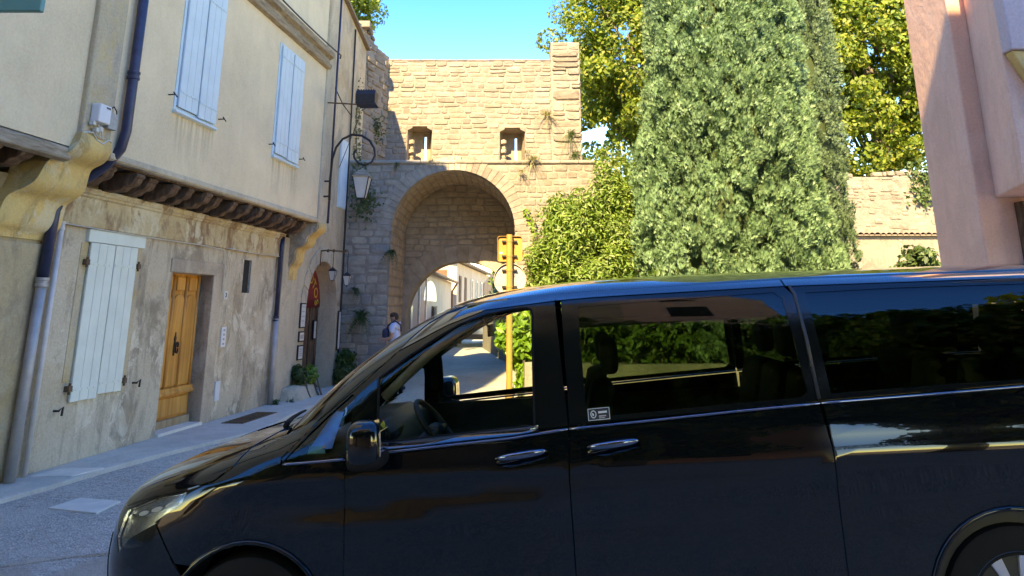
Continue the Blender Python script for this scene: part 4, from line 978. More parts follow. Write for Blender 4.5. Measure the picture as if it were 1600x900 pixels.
def dzf(u, h): return -.03 * max(0, u - 2.6) * min(max((h - 1.2) / .5, 0), 1)
CWD = .965
def spt(a, q, side, ins=0.):
    h = qh(q); u = au(a, h); y = halfw(u, h)
    return Vector((u, CWD - y if side == 0 else CWD + y, h + dzf(u, h)))
def snorm(a, q, side):
    e = .004; p = spt(a + e, q, side) - spt(max(a - e, 0), q, side); r = spt(a, min(q + e, QQ[-1]), side) - spt(a, q - e, side); n = p.cross(r)
    if side == 0: n = n
    else: n = -n
    return n.normalized() if n.length > 1e-12 else Vector((0, 0, 1))

VAN = thing('black_van', 'long black passenger van parked across the foreground, driver window clear, rear windows dark', 'van')
o_, ps, ta = Vector((-2.087, 3.887, -.148)), -.082, .060
eu = Vector((math.cos(ps) * math.cos(ta), math.sin(ps) * math.cos(ta), math.sin(ta))); ew = Vector((-math.sin(ps), math.cos(ps), 0)); eh = eu.cross(ew)
VF = Frame(o_, eu, ew, eh); VAN.matrix_world = Matrix.Translation(o_) @ VF.m.to_4x4()

def inpoly(x, y, P):
    c = False; j = len(P) - 1
    for i in range(len(P)):
        if (P[i][1] > y) != (P[j][1] > y) and x < (P[j][0] - P[i][0]) * (y - P[i][1]) / (P[j][1] - P[i][1]) + P[i][0]: c = not c
        j = i
    return c
def dens(P, d=.035):
    out = []
    for i in range(len(P)):
        a, b = P[i], P[(i + 1) % len(P)]; n = max(1, int(math.hypot(b[0] - a[0], b[1] - a[1]) / d))
        out += [(a[0] + (b[0] - a[0]) * k / n, a[1] + (b[1] - a[1]) * k / n) for k in range(n)]
    return out
def panel(name, poly, mat, side=0, ins=0., holes=(), grid=.05, parent=None, label=None, lip=.012, gfun=None):
    loops = [[(ua(u, h), hq(h)) for u, h in dens(P)] for P in [poly] + list(holes)]
    pts = []; edges = []
    for L in loops:
        k = len(pts); pts += L; edges += [(k + i, k + (i + 1) % len(L)) for i in range(len(L))]
    xs = [p[0] for p in loops[0]]; ys = [p[1] for p in loops[0]]
    ok = lambda x, y: inpoly(x, y, loops[0]) and not any(inpoly(x, y, L) for L in loops[1:])
    y = min(ys) + grid * .5; 
    allp = np.array(pts)
    while y < max(ys):
        x = min(xs) + grid * .5
        while x < max(xs):
            if ok(x, y) and np.min(np.hypot(allp[:, 0] - x, allp[:, 1] - y)) > grid * .35: pts.append((x, y))
            x += grid
        y += grid
    V, _, Fs, _, _, _ = delaunay_2d_cdt([Vector(p) for p in pts], edges, [], 0, 1e-7)
    fs = []
    for f in Fs:
        cx = sum(V[i].x for i in f) / 3; cy = sum(V[i].y for i in f) / 3
        if ok(cx, cy): fs.append(tuple(f))
    vs, ns = [], []
    for v in V:
        n = snorm(v.x, v.y, side); g = gfun(v.x, v.y) if gfun else 0
        vs.append(spt(v.x, v.y, side) - n * (ins + g)); ns.append(n)
    out = []
    for f in fs:
        a, b, c = (vs[i] for i in f); nn = (b - a).cross(c - a); out.append(f if nn.dot(ns[f[0]]) > 0 else f[::-1])
    # turned-in edge, so that panels have thickness and shut lines read as gaps
    if lip:
        nb = len(loops[0]); 
        key = {(round(v.x, 5), round(v.y, 5)): i for i, v in enumerate(V)}
        for L in loops:
            idx = [key.get((round(p[0], 5), round(p[1], 5))) for p in L]; idx = [i for i in idx if i is not None]
            m = len(vs); base_n = len(vs)
            for i in idx: vs.append(vs[i] - ns[i] * lip); ns.append(ns[i])
            for j in range(len(idx)):
                j2 = (j + 1) % len(idx); out.append((idx[j], idx[j2], m + j2, m + j))
    me = bpy.data.meshes.new(name); me.from_pydata([tuple(v) for v in vs], [], out); me.update()
    me.polygons.foreach_set('use_smooth', [True] * len(me.polygons))
    if not gfun: me.normals_split_custom_set_from_vertices([tuple(n) for n in ns])
    me.materials.append(M[mat]); o = bpy.data.objects.new(name, me); COL.objects.link(o); o.parent = parent or VAN
    if label: o['label'] = label
    return o
def circ(cx, cy, r, a0, a1, n=16, ry=None): return [(cx + r * math.cos(R(a0 + (a1 - a0) * i / n)), cy + (ry or r) * math.sin(R(a0 + (a1 - a0) * i / n))) for i in range(n + 1)]
def ell(cx, cy, rx, ry, rot=0, n=24):
    c, s = math.cos(rot), math.sin(rot); return [(cx + rx * math.cos(t) * c - ry * math.sin(t) * s, cy + rx * math.cos(t) * s + ry * math.sin(t) * c) for t in [2 * math.pi * i / n for i in range(n)]]
u0 = lambda h: lut(TU, h)
fglass = [(1.517, 1.421), (1.664, 1.515), (1.806, 1.596), (1.923, 1.652), (2.062, 1.692), (2.187, 1.708), (2.262, 1.712), (2.283, 1.70), (2.289, 1.68), (2.272, 1.172), (1.54, 1.132), (1.517, 1.15)]
quarter = [(1.066, 1.078), (1.159, 1.176), (1.263, 1.265), (1.376, 1.352), (1.388, 1.346), (1.388, 1.283), (1.372, 1.095), (1.36, 1.086), (1.08, 1.067)]
gut = [(1.608, 1.546), (1.646, 1.592), (1.734, 1.665), (1.831, 1.712), (2.044, 1.756), (2.385, 1.776), (2.847, 1.787), (3.59, 1.808), (5.26, 1.815)]
band = [(1.608, 1.546), (1.854, 1.654), (2.054, 1.716), (2.41, 1.740), (2.84, 1.752), (3.55, 1.770), (5.26, 1.775)]
ARF = circ(.895, .34, .395, 178, 2, 22); ARR = circ(4.325, .34, .40, 182, -2, 22)
hood_line = [(.155, .862), (.386, .928), (.58, .963), (.72, 1.0), (.80, 1.055), (.84, 1.12), (.93, 1.17)]
head = [(.199, .853), (.391, .919), (.577, .950), (.557, .911), (.488, .87), (.414, .819), (.277, .756), (.195, .68), (.154, .732)]
wsedge = [(u0(h) + .115, h) for h in (1.19, 1.3, 1.4, 1.5, 1.6, 1.68, 1.73)]
for side in (0, 1):
    sfx = dict(side=side)
    hl = panel('headlight', [(a, b) for a, b in head], 'lampbody', ins=.02, lip=0, **sfx)
    panel('lens', [(a, b) for a, b in head], 'glass_lamp', ins=.002, parent=hl, **sfx)
    for k in range(4): panel('light_bar', ell(.235 + k * .085, .835 + k * .022, .035, .010, .25), 'plastic' if k else 'chrome', ins=.014, parent=hl, grid=.02, lip=.004, **sfx)
    bump = [(u0(h), h) for h in span(.2, .855, 10)] + [(.151, .858), (.193, .85), (.149, .735), (.19, .675), (.277, .751), (.408, .811), (.430, .810), (.541, .652)] + [(.895 + .395 * math.cos(R(a)), .34 + .395 * math.sin(R(a))) for a in (140, 150, 160, 170, 178)] + [(.49, .2)]
    panel('front_bumper', bump, 'paint', **sfx)
    panel('grille', [(u0(.45), .45), (u0(.7), .72), (u0(.7) + .10, .72), (u0(.45) + .12, .45)], 'gloss_black', ins=-.004, **sfx)
    panel('bonnet', [(u0(h) + .0002, h) for h in span(.862, 1.185, 12)] + [(.95, 1.183)] + [(a - .004, b + .003) for a, b in hood_line[::-1]], 'paint', **sfx)
    fen = [(a + .004, b - .003) for a, b in hood_line] + [(u0(1.19) + .115, 1.19)] + wsedge[1:] + [(1.80, 1.722), (1.90, 1.735)]
    fen = [(a + .004, b - .003) for a, b in hood_line] + wsedge + [(1.93, 1.748)] + [(a, b + .004) for a, b in gut[3::-1]] + [(1.50, 1.464), (1.389, 1.374), (1.20, 1.238), (1.048, 1.090), (1.044, 1.052), (1.364, 1.062), (1.361, .844), (1.354, .579), (1.352, .25), (1.29, .25)] + ARF[::-1][:17]
    fen += [(.549, .655), (.438, .815), (.420, .826), (.49, .866), (.562, .909), (.581, .953), (.391, .924), (.199, .858)]
    panel('front_wing', fen, 'paint', **sfx)
    panel('windscreen', [(u0(h) + .0003, h) for h in span(1.19, 1.745, 10)] + [(u0(1.745) + .10, 1.745)] + [(a - .006, b) for a, b in wsedge[::-1]], 'glass', ins=.006, lip=0, **sfx)
    hnd = ell(2.205, 1.040, .125, .036, .10); hnd2 = ell(2.634, 1.066, .125, .036, .08)
    fd = panel('front_door', [(1.370, 1.062), (1.582, 1.080), (2.163, 1.110), (2.428, 1.140), (2.416, .95), (2.415, .788), (2.414, .25), (1.359, .25), (1.360, .579), (1.367, .844)], 'paint', holes=[hnd], **sfx)
    sd_ = panel('sliding_door', [(2.434, 1.141), (3.596, 1.192), (3.610, 1.02), (3.606, .845), (3.585, .25), (2.420, .25), (2.421, .788), (2.422, .95)], 'paint', holes=[hnd2] if side == 0 else [hnd2], **sfx)
    for dr_, (cu, ch), rt in ((fd, (2.205, 1.040), .10), (sd_, (2.634, 1.066), .08)):
        E_ = ell(cu, ch, .125, .036, rt)
        ca, cq = ua(cu, ch), hq(ch)
        panel('handle_recess', ell(cu, ch, .128, .039, rt), 'paint', parent=dr_, grid=.012, lip=0, gfun=lambda a, q, ca=ca, cq=cq, rt=rt: .030 * max(0, 1 - (((a - ca) * math.cos(rt) + (q - cq) * math.sin(rt)) / .125) ** 2 - ((-(a - ca) * math.sin(rt) + (q - cq) * math.cos(rt)) / .036) ** 2) ** .7 + .001, **sfx)
        mb = MB(); pts = []
        for k in range(15):
            t = k / 14; x = (t - .5) * .235; p = spt(ua(cu + x, ch + x * rt + .012), hq(ch + x * rt + .012), side); n = Vector((0, -1 if side == 0 else 1, .1))
            pts.append(p + n * (.004 + .030 * math.sin(math.pi * t) ** .5))
        mb.tube(pts, [.007 + .008 * math.sin(math.pi * k / 14) ** .5 for k in range(15)], 10, ell=1.35); mb.build('door_handle', M['dark_chrome'], dr_, smooth=True)
    panel('rear_quarter', [(3.616, 1.193), (4.5, 1.222), (5.26, 1.24), (5.26, .3), (4.73, .3)] + ARR[::-1][1:-1] + [(3.92, .25), (3.592, .25), (3.613, .845), (3.617, 1.02)], 'paint', **sfx)
    # belt trim standing proud of the doors
    for L_ in ([(1.062, 1.060), (1.2, 1.064), (1.366, 1.070)], [(1.374, 1.070), (1.582, 1.092), (1.859, 1.108), (2.163, 1.124), (2.426, 1.150)], [(2.434, 1.150), (2.8, 1.167), (3.2, 1.187), (3.598, 1.203)], [(3.606, 1.204), (4.1, 1.218), (4.5, 1.232), (5.25, 1.25)]):
        pp = [spt(ua(a, b), hq(b), side) + Vector((0, -.003 if side == 0 else .003, 0)) for a, b in dens(L_ + L_[-2:0:-1], .05)[:]]
        pp = []
        for (a0, b0), (a1, b1) in zip(L_, L_[1:]):
            for k in range(6): a, b = a0 + (a1 - a0) * k / 6, b0 + (b1 - b0) * k / 6; pp.append(spt(ua(a, b), hq(b), side) + Vector((0, -.003 if side == 0 else .003, 0)))
        a, b = L_[-1]; pp.append(spt(ua(a, b), hq(b), side) + Vector((0, -.003 if side == 0 else .003, 0)))
        MB().tube(pp, .0062, 10).build('belt_moulding', M['dark_chrome'], VAN, smooth=True)
    panel('belt_ledge', [(1.56, 1.104), (2.163, 1.134), (2.29, 1.146), (2.29, 1.172), (1.56, 1.132)], 'paint_sky_lifted', ins=-.006, grid=.03, gfun=lambda a, q: 0, parent=fd, **sfx)
    # blackened window surrounds
    fr = panel('door_window_frame', [(1.602, 1.538)] + [(a, b - .004) for a, b in band[1:3]] + [(2.405, 1.735), (2.429, 1.165), (1.582, 1.124), (1.371, 1.079), (1.062, 1.064), (1.052, 1.084), (1.2, 1.233), (1.389, 1.369)], 'gloss_black', holes=[fglass, quarter], ins=.002, grid=.04, **sfx)
    panel('window_glass', fglass, 'glass', ins=.008, lip=0, parent=fr, **sfx)
    panel('quarter_glass', quarter, 'glass', ins=.008, lip=0, parent=fr, **sfx)
    loop = [spt(ua(a, b), hq(b), side) + Vector((0, -.001 if side == 0 else .001, 0)) for a, b in dens(fglass, .04)]
    MB().tube(loop, .0065, 6, closed=True).build('window_seal', M['rubber'], fr, smooth=True)
    panel('pillar_cover', [(1.40, 1.36), (1.505, 1.42), (1.513, 1.13), (1.382, 1.088)], 'paint', ins=-.003, parent=fr, **sfx)
    sg_ = [(2.52, 1.70), (3.50, 1.742), (3.53, 1.71), (3.555, 1.26), (3.52, 1.235), (2.56, 1.195), (2.52, 1.225)]
    fr = panel('sliding_window_frame', [(2.437, 1.736), (3.56, 1.766), (3.588, 1.727), (3.592, 1.214), (2.437, 1.168)], 'gloss_black', holes=[sg_], ins=.002, grid=.05, **sfx)
    panel('window_glass', sg_, 'glass_dark', ins=.005, lip=0, parent=fr, **sfx)
    rg = [(3.65, 1.735), (4.10, 1.745), (4.95, 1.745), (5.05, 1.70), (5.08, 1.31), (5.02, 1.275), (4.2, 1.262), (3.66, 1.245)]
    fr = panel('rear_window_frame', [(3.60, 1.766), (5.2, 1.771), (5.22, 1.262), (4.5, 1.245), (3.604, 1.216)], 'gloss_black', holes=[rg], ins=.002, grid=.05, **sfx)
    panel('window_glass', rg, 'glass_rear', ins=.005, lip=0, parent=fr, **sfx)
    MB().tube([spt(ua(a, b), hq(b), side) + Vector((0, -.002 if side == 0 else .002, 0)) for a, b in ((3.585, 1.768), (3.597, 1.727), (3.60, 1.5), (3.60, 1.225))], .008, 6)  .build('pillar_trim', M['trim_grey'], fr, smooth=True)
    # roof side
    for a_, b_ in ((0, 3), (3, 5), (5, 6)):
        lo = [band[k] for k in range(a_, b_ + 1)]; up_ = {0: gut[1:6], 3: gut[5:8], 5: gut[7:9]}[a_]
        lo = [(x + (.004 if k == 0 and a_ else 0), y) for k, (x, y) in enumerate(lo)]; up2 = [(x + (.004 if (k == 0 and a_) else 0), y - .006) for k, (x, y) in enumerate(up_)]
        if a_ == 0: up2[-1] = (2.405, 1.771); lo[-1] = (2.405, 1.740)
        if a_ == 3: up2[-1] = (3.56, 1.801); lo[-1] = (3.56, 1.770)
        if a_ == 5: lo[0] = (3.568, 1.770); up2[0] = (3.568, 1.802)
        panel('cant_rail', lo + up2[::-1], 'paint_sky_lifted', ins=.0, grid=.03, **sfx)
    panel('drip_channel', [(a, b - .006) for a, b in gut] + [(a, b + .005) for a, b in gut[::-1]], 'rubber', ins=.010, grid=.03, lip=0, **sfx)
    roof = [(u0(h) + .0004, h) for h in (1.750, 1.76, 1.77, 1.785, 1.80, 1.815, 1.83, 1.84, 1.85, 1.856, 1.86, 1.863, 1.865, 1.867)] + [(5.26, 1.867)] + [(a, b + .005) for a, b in gut[:3:-1]] + [(1.935, 1.752), (1.90, 1.750)]
    panel('roof', roof, 'paint_sky_lifted', grid=.06, **sfx)
    panel('sill', [(1.30, .16), (3.93, .16), (3.90, .246), (1.31, .246)], 'rubber', ins=-.004, **sfx)
    panel('door_rail', [(3.622, 1.008), (4.4, 1.026), (5.22, 1.045), (5.22, 1.058), (4.4, 1.040), (3.622, 1.022)], 'gloss_black', ins=-.004, grid=.03, **sfx)
    # wheel arch lips and inner wells
    for A_, cu in ((ARF, .895), (ARR, 4.325)):
        MB().tube([spt(ua(a, max(b, .17)), hq(max(b, .17)), side) + Vector((0, -.004 if side == 0 else .004, 0)) for a, b in A_], .011, 8).build('arch_lip', M['paint'], VAN, smooth=True)
        yy = (.02, .34) if side == 0 else (1.93 - .34, 1.91)
        mb = MB(); pr = [(cu + .40 * math.cos(R(a)), .34 + .40 * math.sin(R(a))) for a in span(185, -5, 18)]
        mb.add([(a, yy[0] + (.05 if cu < 1 else 0), b) for a, b in pr] + [(a, yy[1], b) for a, b in pr], [(i, i + 1, 20 + i - 0 + 0, 19 + i) for i in range(18)])
        mb.build('wheel_well', M['rubber'], VAN, fix=False)
        wy = .135 if side == 0 else 1.795; sg2 = -1 if side == 0 else 1
        wt = MB().lathe([(.21, -.10), (.30, -.112), (.325, -.10), (.336, -.07), (.338, 0), (.336, .07), (.325, .10), (.30, .112), (.21, .10)], (cu, wy, .34), 1, 40).build('wheel', M['rubber'], VAN, smooth=2)
        yo = wy + sg2 * .105; mb = MB().lathe([(.225, yo - wy), (.235, yo - wy - sg2 * .01), (.225, yo - wy - sg2 * .04), (.20, yo - wy - sg2 * .10), (.05, yo - wy - sg2 * .10), (.001, yo - wy - sg2 * .10)], (cu, wy, .34), 1, 32); mb.build('rim', M['alloy_dark'], wt, smooth=2)
        mb = MB()
        for k in range(10):
            a = 2 * math.pi * k / 10 + .12; c, s_ = math.cos(a), math.sin(a)
            for w_ in (0,):
                q = [(.05, -.012), (.05, .012), (.218, .028), (.218, -.028)]
                P_ = [Vector((cu + r_ * c - t_ * s_, 0, .34 + r_ * s_ + t_ * c)) for r_, t_ in q]
                y1_, y2_ = yo - sg2 * .035, yo - sg2 * .012
                mb.hexa([p + Vector((0, y1_, 0)) for p in P_], [P_[0] + Vector((0, y1_ + sg2 * .005, 0)), P_[1] + Vector((0, y1_ + sg2 * .005, 0)), P_[2] + Vector((0, y2_, 0)), P_[3] + Vector((0, y2_, 0))])
        mb.build('spokes', M['alloy'], wt, bev=.003)
        MB().lathe([(.001, yo - wy - sg2 * .02), (.045, yo - wy - sg2 * .022), (.052, yo - wy - sg2 * .04), (.052, yo - wy - sg2 * .09)], (cu, wy, .34), 1, 20).build('hub_cap', M['alloy'], wt, smooth=2)
    # mirrors
    my = lambda w: w if side == 0 else 1.93 - w
    mb = MB().ball((1.515, my(-.135), 1.158), .1, .80, 1.12, 1.02, 28, 18, .55)
    mr = mb.build('door_mirror', M['paint'], VAN, smooth=True)
    MB().ball((1.515, my(-.125), 1.096), .1, .84, 1.14, .46, 28, 12, .55).build('mirror_base', M['rubber'], mr, smooth=True)
    MB().prism([(my(.06), 1.10), (my(.06), 1.17), (my(-.05), 1.15), (my(-.05), 1.08)], 0, 1.41, 1.49).build('mirror_foot', M['rubber'], mr, bev=.008)
    MB().box(1.588, 1.594, my(-.13) - .075, my(-.13) + .075, 1.11, 1.215).build('mirror_glass', M['chrome'], mr, bev=.002)
# rear, floor, seats, dash
MB().prism([(.2, .3), (.12, .6), (.1, 1.2), (.25, 1.7), (.45, 1.78), (1.48, 1.78), (1.68, 1.7), (1.83, 1.2), (1.81, .6), (1.73, .3)], 0, 5.23, 5.27).build('tailgate', M['paint'], VAN, bev=.01)
MB().box(.9, 5.2, .10, 1.83, .40, .44).build('floor', M['cabin'], VAN)
MB().box(1.36, 5.2, .06, .09, .30, 1.10).box(1.36, 5.2, 1.84, 1.87, .30, 1.10).build('door_lining', M['cabin'], VAN)
MB().box(1.95, 5.2, .26, 1.67, 1.70, 1.72).build('headliner', M['liner'], VAN, bev=.008)
MB().box(2.45, 5.2, 1.62, 1.74, 1.56, 1.72).box(2.45, 5.2, .20, .30, 1.63, 1.71).build('ceiling_duct', M['cabin'], VAN, bev=.01)
MB().prism([(.98, .6), (.98, 1.06), (1.12, 1.12), (1.30, 1.13), (1.42, 1.08), (1.46, .95), (1.40, .6)], 1, .14, 1.79).build('dashboard', M['cabin'], VAN, bev=.02, smooth=2)
MB().prism([(1.30, 1.10), (1.42, 1.17), (1.50, 1.12), (1.47, 1.05)], 1, .42, .72).build('instrument_binnacle', M['cabin'], VAN, bev=.02, smooth=2)
sw = MB(); cN = Vector((1.72, .55, 1.10)); ax_ = Vector((-.80, 0, -.60)).normalized(); e1 = Vector((0, 1, 0)); e2 = ax_.cross(e1)
sw.tube([cN + e1 * .19 * math.cos(t) + e2 * .19 * math.sin(t) for t in [2 * math.pi * k / 28 for k in range(28)]], .015, 8, closed=True)
for t in (R(0), R(180), R(-90 if e2.z > 0 else 90)): sw.tube([cN + ax_ * .03, cN + (e1 * math.cos(t) + e2 * math.sin(t)) * .18], [.03, .014], 8)
sw.ball(cN + ax_ * .02, .055, 1, 1, 1, 14, 8)
stw = sw.build('steering_wheel', M['cabin'], VAN, smooth=True)
MB().tube([cN + ax_ * .03, cN + ax_ * .38], [.045, .05], 10).build('steering_column', M['cabin'], stw, smooth=True)
def seat(u, w, ww, hh=1.32, head_=(1,)):
    s = MB().prism([(u, .66), (u, .80), (u + .48, .84), (u + .50, .66)], 1, w - ww / 2, w + ww / 2).build('seat', M['cabin'], VAN, bev=.04, seg=3, smooth=2)
    MB().prism([(u + .44, .78), (u + .56, .78), (u + .70, hh - .02), (u + .66, hh), (u + .58, hh - .02)], 1, w - ww / 2 + .01, w + ww / 2 - .01).build('backrest', M['cabin'], s, bev=.035, seg=3, smooth=2)
    MB().ball((u + .685, w, hh + .12), .1, .5, 1.25, .95, 20, 12, .6).build('headrest', M['cabin'], s, smooth=True)
    MB().box(u + .1, u + .4, w - .15, w + .15, .44, .66).build('seat_base', M['cabin'], s)
for u, w in ((1.98, .50), (1.98, 1.43), (3.05, .45), (3.05, 1.0), (3.05, 1.52), (3.95, .45), (3.95, 1.0), (3.95, 1.52)): seat(u, w, .46)
MB().box(1.97, 1.99, .9, 1.1, 1.56, 1.63).tube([(1.98, 1.0, 1.60), (1.90, 1.0, 1.70)], .008, 6).build('rear_view_mirror', M['cabin'], VAN, bev=.004)
for sd2 in (0, 1): MB().tube([spt(ua(a + .05, b), hq(b), sd2) + Vector((.04, .05 if sd2 == 0 else -.05, -.02)) for a, b in wsedge], .034, 8).build('pillar_lining', M['beige_lining'], VAN, smooth=True)
# wiper parked at the foot of the windscreen
mb = MB(); pts = [spt(ua(u0(h) + d, h), hq(h), 0) + Vector((-.02, -.005, .018)) for h, d in ((1.185, .10), (1.195, .06), (1.20, .03), (1.205, .01), (1.205, .004))]
mb.tube(pts, [.016, .013, .010, .008, .006], 8); mb.build('wiper', M['rubber'], VAN, smooth=True)
# badge sticker on the sliding door glass: outline, ring and two lines of print
def decal(poly, mat, parent, ins): return panel('sticker_print', poly, mat, side=0, ins=ins, lip=0, grid=.02, parent=parent)
st = panel('glass_sticker', [(2.527, 1.231), (2.630, 1.235), (2.630, 1.183), (2.527, 1.179)], 'paper', side=0, ins=-.0030, lip=.002, grid=.02)
decal([(2.530, 1.2285), (2.627, 1.2325), (2.627, 1.1855), (2.530, 1.1815)], 'cabin', st, -.0036)
decal(ell(2.553, 1.206, .014, .017), 'paper', st, -.0042); decal(ell(2.553, 1.206, .010, .013), 'cabin', st, -.0048); decal(ell(2.551, 1.205, .004, .007, .4), 'paper', st, -.0054)
decal([(2.576, 1.218), (2.617, 1.220), (2.617, 1.211), (2.576, 1.209)], 'paper', st, -.0042); decal([(2.578, 1.200), (2.612, 1.2015), (2.612, 1.196), (2.578, 1.1945)], 'pipe_grey', st, -.0042)
decal([(2.578, 1.191), (2.606, 1.192), (2.606, 1.1885), (2.578, 1.1875)], 'pipe_grey', st, -.0042)

card = thing('blue_card', 'bright blue card standing on the dashboard behind the small front quarter window of the van', 'card')
card.matrix_world = VAN.matrix_world @ Matrix.Translation((1.22, .12, 1.10)); BASE[card.name] = Vector((1.22, .12, 1.10))
MB().hexa([(1.15, .112, 1.10), (1.27, .112, 1.105), (1.33, .112, 1.27), (1.29, .112, 1.275), (1.22, .112, 1.19)], [(1.15, .116, 1.10), (1.27, .116, 1.105), (1.33, .116, 1.27), (1.29, .116, 1.275), (1.22, .116, 1.19)]).build('sheet', M['blue_card'], card)
MB().hexa([(1.15, .107, 1.085), (1.24, .107, 1.085), (1.23, .107, 1.12), (1.16, .107, 1.12)], [(1.15, .110, 1.085), (1.24, .110, 1.085), (1.23, .110, 1.12), (1.16, .110, 1.12)]).build('fold', M['teal'], card)

# ================================================================== SIGNPOST
M['yellow_steel'] = plain('yellow_signpost_paint', (.38, .21, .055), .5, 0, .12, 5)
M['sign_white'] = plain('sign_back_white', (.42, .38, .31), .5, 0, .04, 5)
SP = thing('signpost', 'ochre yellow post seen from behind with a square yellow sign above a round pale one', 'signpost', (-.035, 10.5, ground_z(-.035, 10.5)))
MB().tube([(-.035, 10.5, -.1), (-.035, 10.5, 2.69)], .043, 18).build('post', M['yellow_steel'], SP, smooth=2)
def rrect(x0, x1, z0, z1, r, n=5):
    P_ = []
    for cx, cz, a in ((x1 - r, z1 - r, 0), (x0 + r, z1 - r, 90), (x0 + r, z0 + r, 180), (x1 - r, z0 + r, 270)): P_ += [(cx + r * math.cos(R(a + 90 * k / n)), cz + r * math.sin(R(a + 90 * k / n))) for k in range(n + 1)]
    return P_
sq = MB().prism(rrect(-.205, .145, 2.32, 2.675, .035), 1, 10.575, 10.580).build('square_sign', M['yellow_steel'], SP)
def rim_(P_, y0_, y1_, th):
    cx = sum(p[0] for p in P_) / len(P_); cz = sum(p[1] for p in P_) / len(P_); I = [(cx + (x - cx) * (1 - th), cz + (z - cz) * (1 - th)) for x, z in P_]; n = len(P_); mb = MB()
    mb.add([(x, y0_, z) for x, z in P_] + [(x, y1_, z) for x, z in P_] + [(x, y0_, z) for x, z in I] + [(x, y1_, z) for x, z in I], [f for i in range(n) for j in [(i + 1) % n] for f in ((i, j, n + j, n + i), (2 * n + i, 3 * n + i, 3 * n + j, 2 * n + j), (i, 2 * n + i, 2 * n + j, j))]); return mb
rim_(rrect(-.205, .145, 2.32, 2.675, .035), 10.545, 10.581, .03).build('rim', M['yellow_steel'], sq)
rd = MB().prism([(-.03 + .225 * math.cos(t), 2.075 + .225 * math.sin(t)) for t in span(0, 2 * math.pi, 40)[:-1]], 1, 10.575, 10.580).build('round_sign', M['sign_white'], SP)
rim_([(-.03 + .225 * math.cos(t), 2.075 + .225 * math.sin(t)) for t in span(0, 2 * math.pi, 40)[:-1]], 10.545, 10.581, .03).build('rim', M['sign_white'], rd)
for z, par in ((2.60, sq), (2.395, sq), (2.20, rd), (1.975, rd)):
    for s_ in (-1, 1):
        MB().box(-.035 + s_ * .045 - .0, -.035 + s_ * .105, 10.535, 10.572, z - .012, z + .012).tube([(-.035 + s_ * .095, 10.53, z), (-.035 + s_ * .095, 10.575, z)], .014, 8).build('clamp', M['iron'], par, smooth=2)
    MB().lathe([(.044, -.014), (.048, -.014), (.048, .014), (.044, .014)], (-.035, 10.5, z), 2, 16).build('clamp_band', M['yellow_steel'], par, smooth=2)
MB().box(-.18, -.135, 10.573, 10.5745, 2.43, 2.455).build('label', M['paper'], sq)
text_mesh('XXB', .062, M['iron_grey'], rd, lambda x, y, z: (-.16 + x, 10.574 - z, 1.99 + y), align='CENTER')
for k, z in enumerate((1.975, 2.06, 2.10)): MB().box(-.20 + .01 * k, -.12, 10.5735, 10.5745, z, z + .004).build('print_line', M['iron_grey'], rd)
MB().box(.0, .11, 10.5735, 10.5745, 2.0, 2.004).build('print_line', M['iron_grey'], rd)
mb = MB()
for q in range(5): mb.tube([(.055 + (.012 + .005 * q) * math.cos(t), 10.574, 2.10 + (.012 + .004 * q) * math.sin(t)) for t in span(q, q + 2.4, 6)], .0015, 4)
mb.build('emblem', M['iron_grey'], rd)

# ================================================================== LAMPS ON THE HOUSES
LM = thing('street_lantern', 'four-sided lantern hanging from a large hooped iron bracket at the house corner', 'street lamp', (-3.6, 14.4, 3.9))
hp = [(-3.57, 14.4, 3.72), (-3.58, 14.4, 4.14), (-3.56, 14.4, 4.55), (-3.50, 14.4, 4.78), (-3.38, 14.4, 4.95), (-3.20, 14.4, 5.04), (-3.0, 14.4, 5.02), (-2.84, 14.4, 4.92), (-2.74, 14.4, 4.76), (-2.72, 14.4, 4.62), (-2.78, 14.4, 4.48), (-2.90, 14.4, 4.42), (-3.04, 14.4, 4.46), (-3.13, 14.4, 4.57), (-3.14, 14.4, 4.66), (-3.10, 14.4, 4.73)]
br = MB().tube(hp, [.024] * 9 + [.02] * 7, 8)
for z in (4.1, 3.8): br.tube([(-3.82, 14.4, z), (-3.57, 14.4, z)], .018, 6)
br.tube([(-3.80, 14.4, 3.72), (-3.80, 14.4, 4.2)], .02, 6); br.build('bracket', M['iron'], LM, smooth=True)
def lantern(parent, x, y, zt, s, mat='iron', light=False):
    """four-sided: cap, collar, tapering glazed body, finial; s = overall width"""
    mb = MB(); w = s / 2
    def sq_(r, z): return [(x + r * a, y + r * b, z) for a, b in ((-1, -1), (1, -1), (1, 1), (-1, 1))]
    lv = [(w * .10, zt), (w * .22, zt - .10 * s), (w * .55, zt - .22 * s), (w * .62, zt - .25 * s), (w * 1.0, zt - .50 * s), (w * 1.0, zt - .56 * s)]
    for (r0, z0), (r1, z1) in zip(lv, lv[1:]): mb.hexa(sq_(r1, z1), sq_(r0, z0))
    cap = mb.build('lantern_cap', M['old_wood'] if mat == 'iron' and s > .3 else M[mat], parent, bev=.003)
    zb = zt - 1.75 * s
    for a, b in ((-1, -1), (1, -1), (1, 1), (-1, 1)): MB().tube([(x + a * w * .92, y + b * w * .92, zt - .56 * s), (x + a * w * .48, y + b * w * .48, zb)], .011 * s / .33, 6).build('lantern_rib', M[mat], parent, smooth=True)
    mb = MB(); mb.hexa(sq_(w * .46, zb), sq_(w * .88, zt - .56 * s)); mb.build('lantern_pane', M['frost'], parent)
    MB().hexa(sq_(w * .30, zb - .06 * s), sq_(w * .52, zb)).tube([(x, y, zb - .02 * s), (x, y, zb - .30 * s)], [.02 * s / .3, .006], 6).build('lantern_foot', M[mat], parent, smooth=2)
M['frost'] = plain('frosted_glass', (.50, .50, .46), .35, 0, .1, 9, .05)
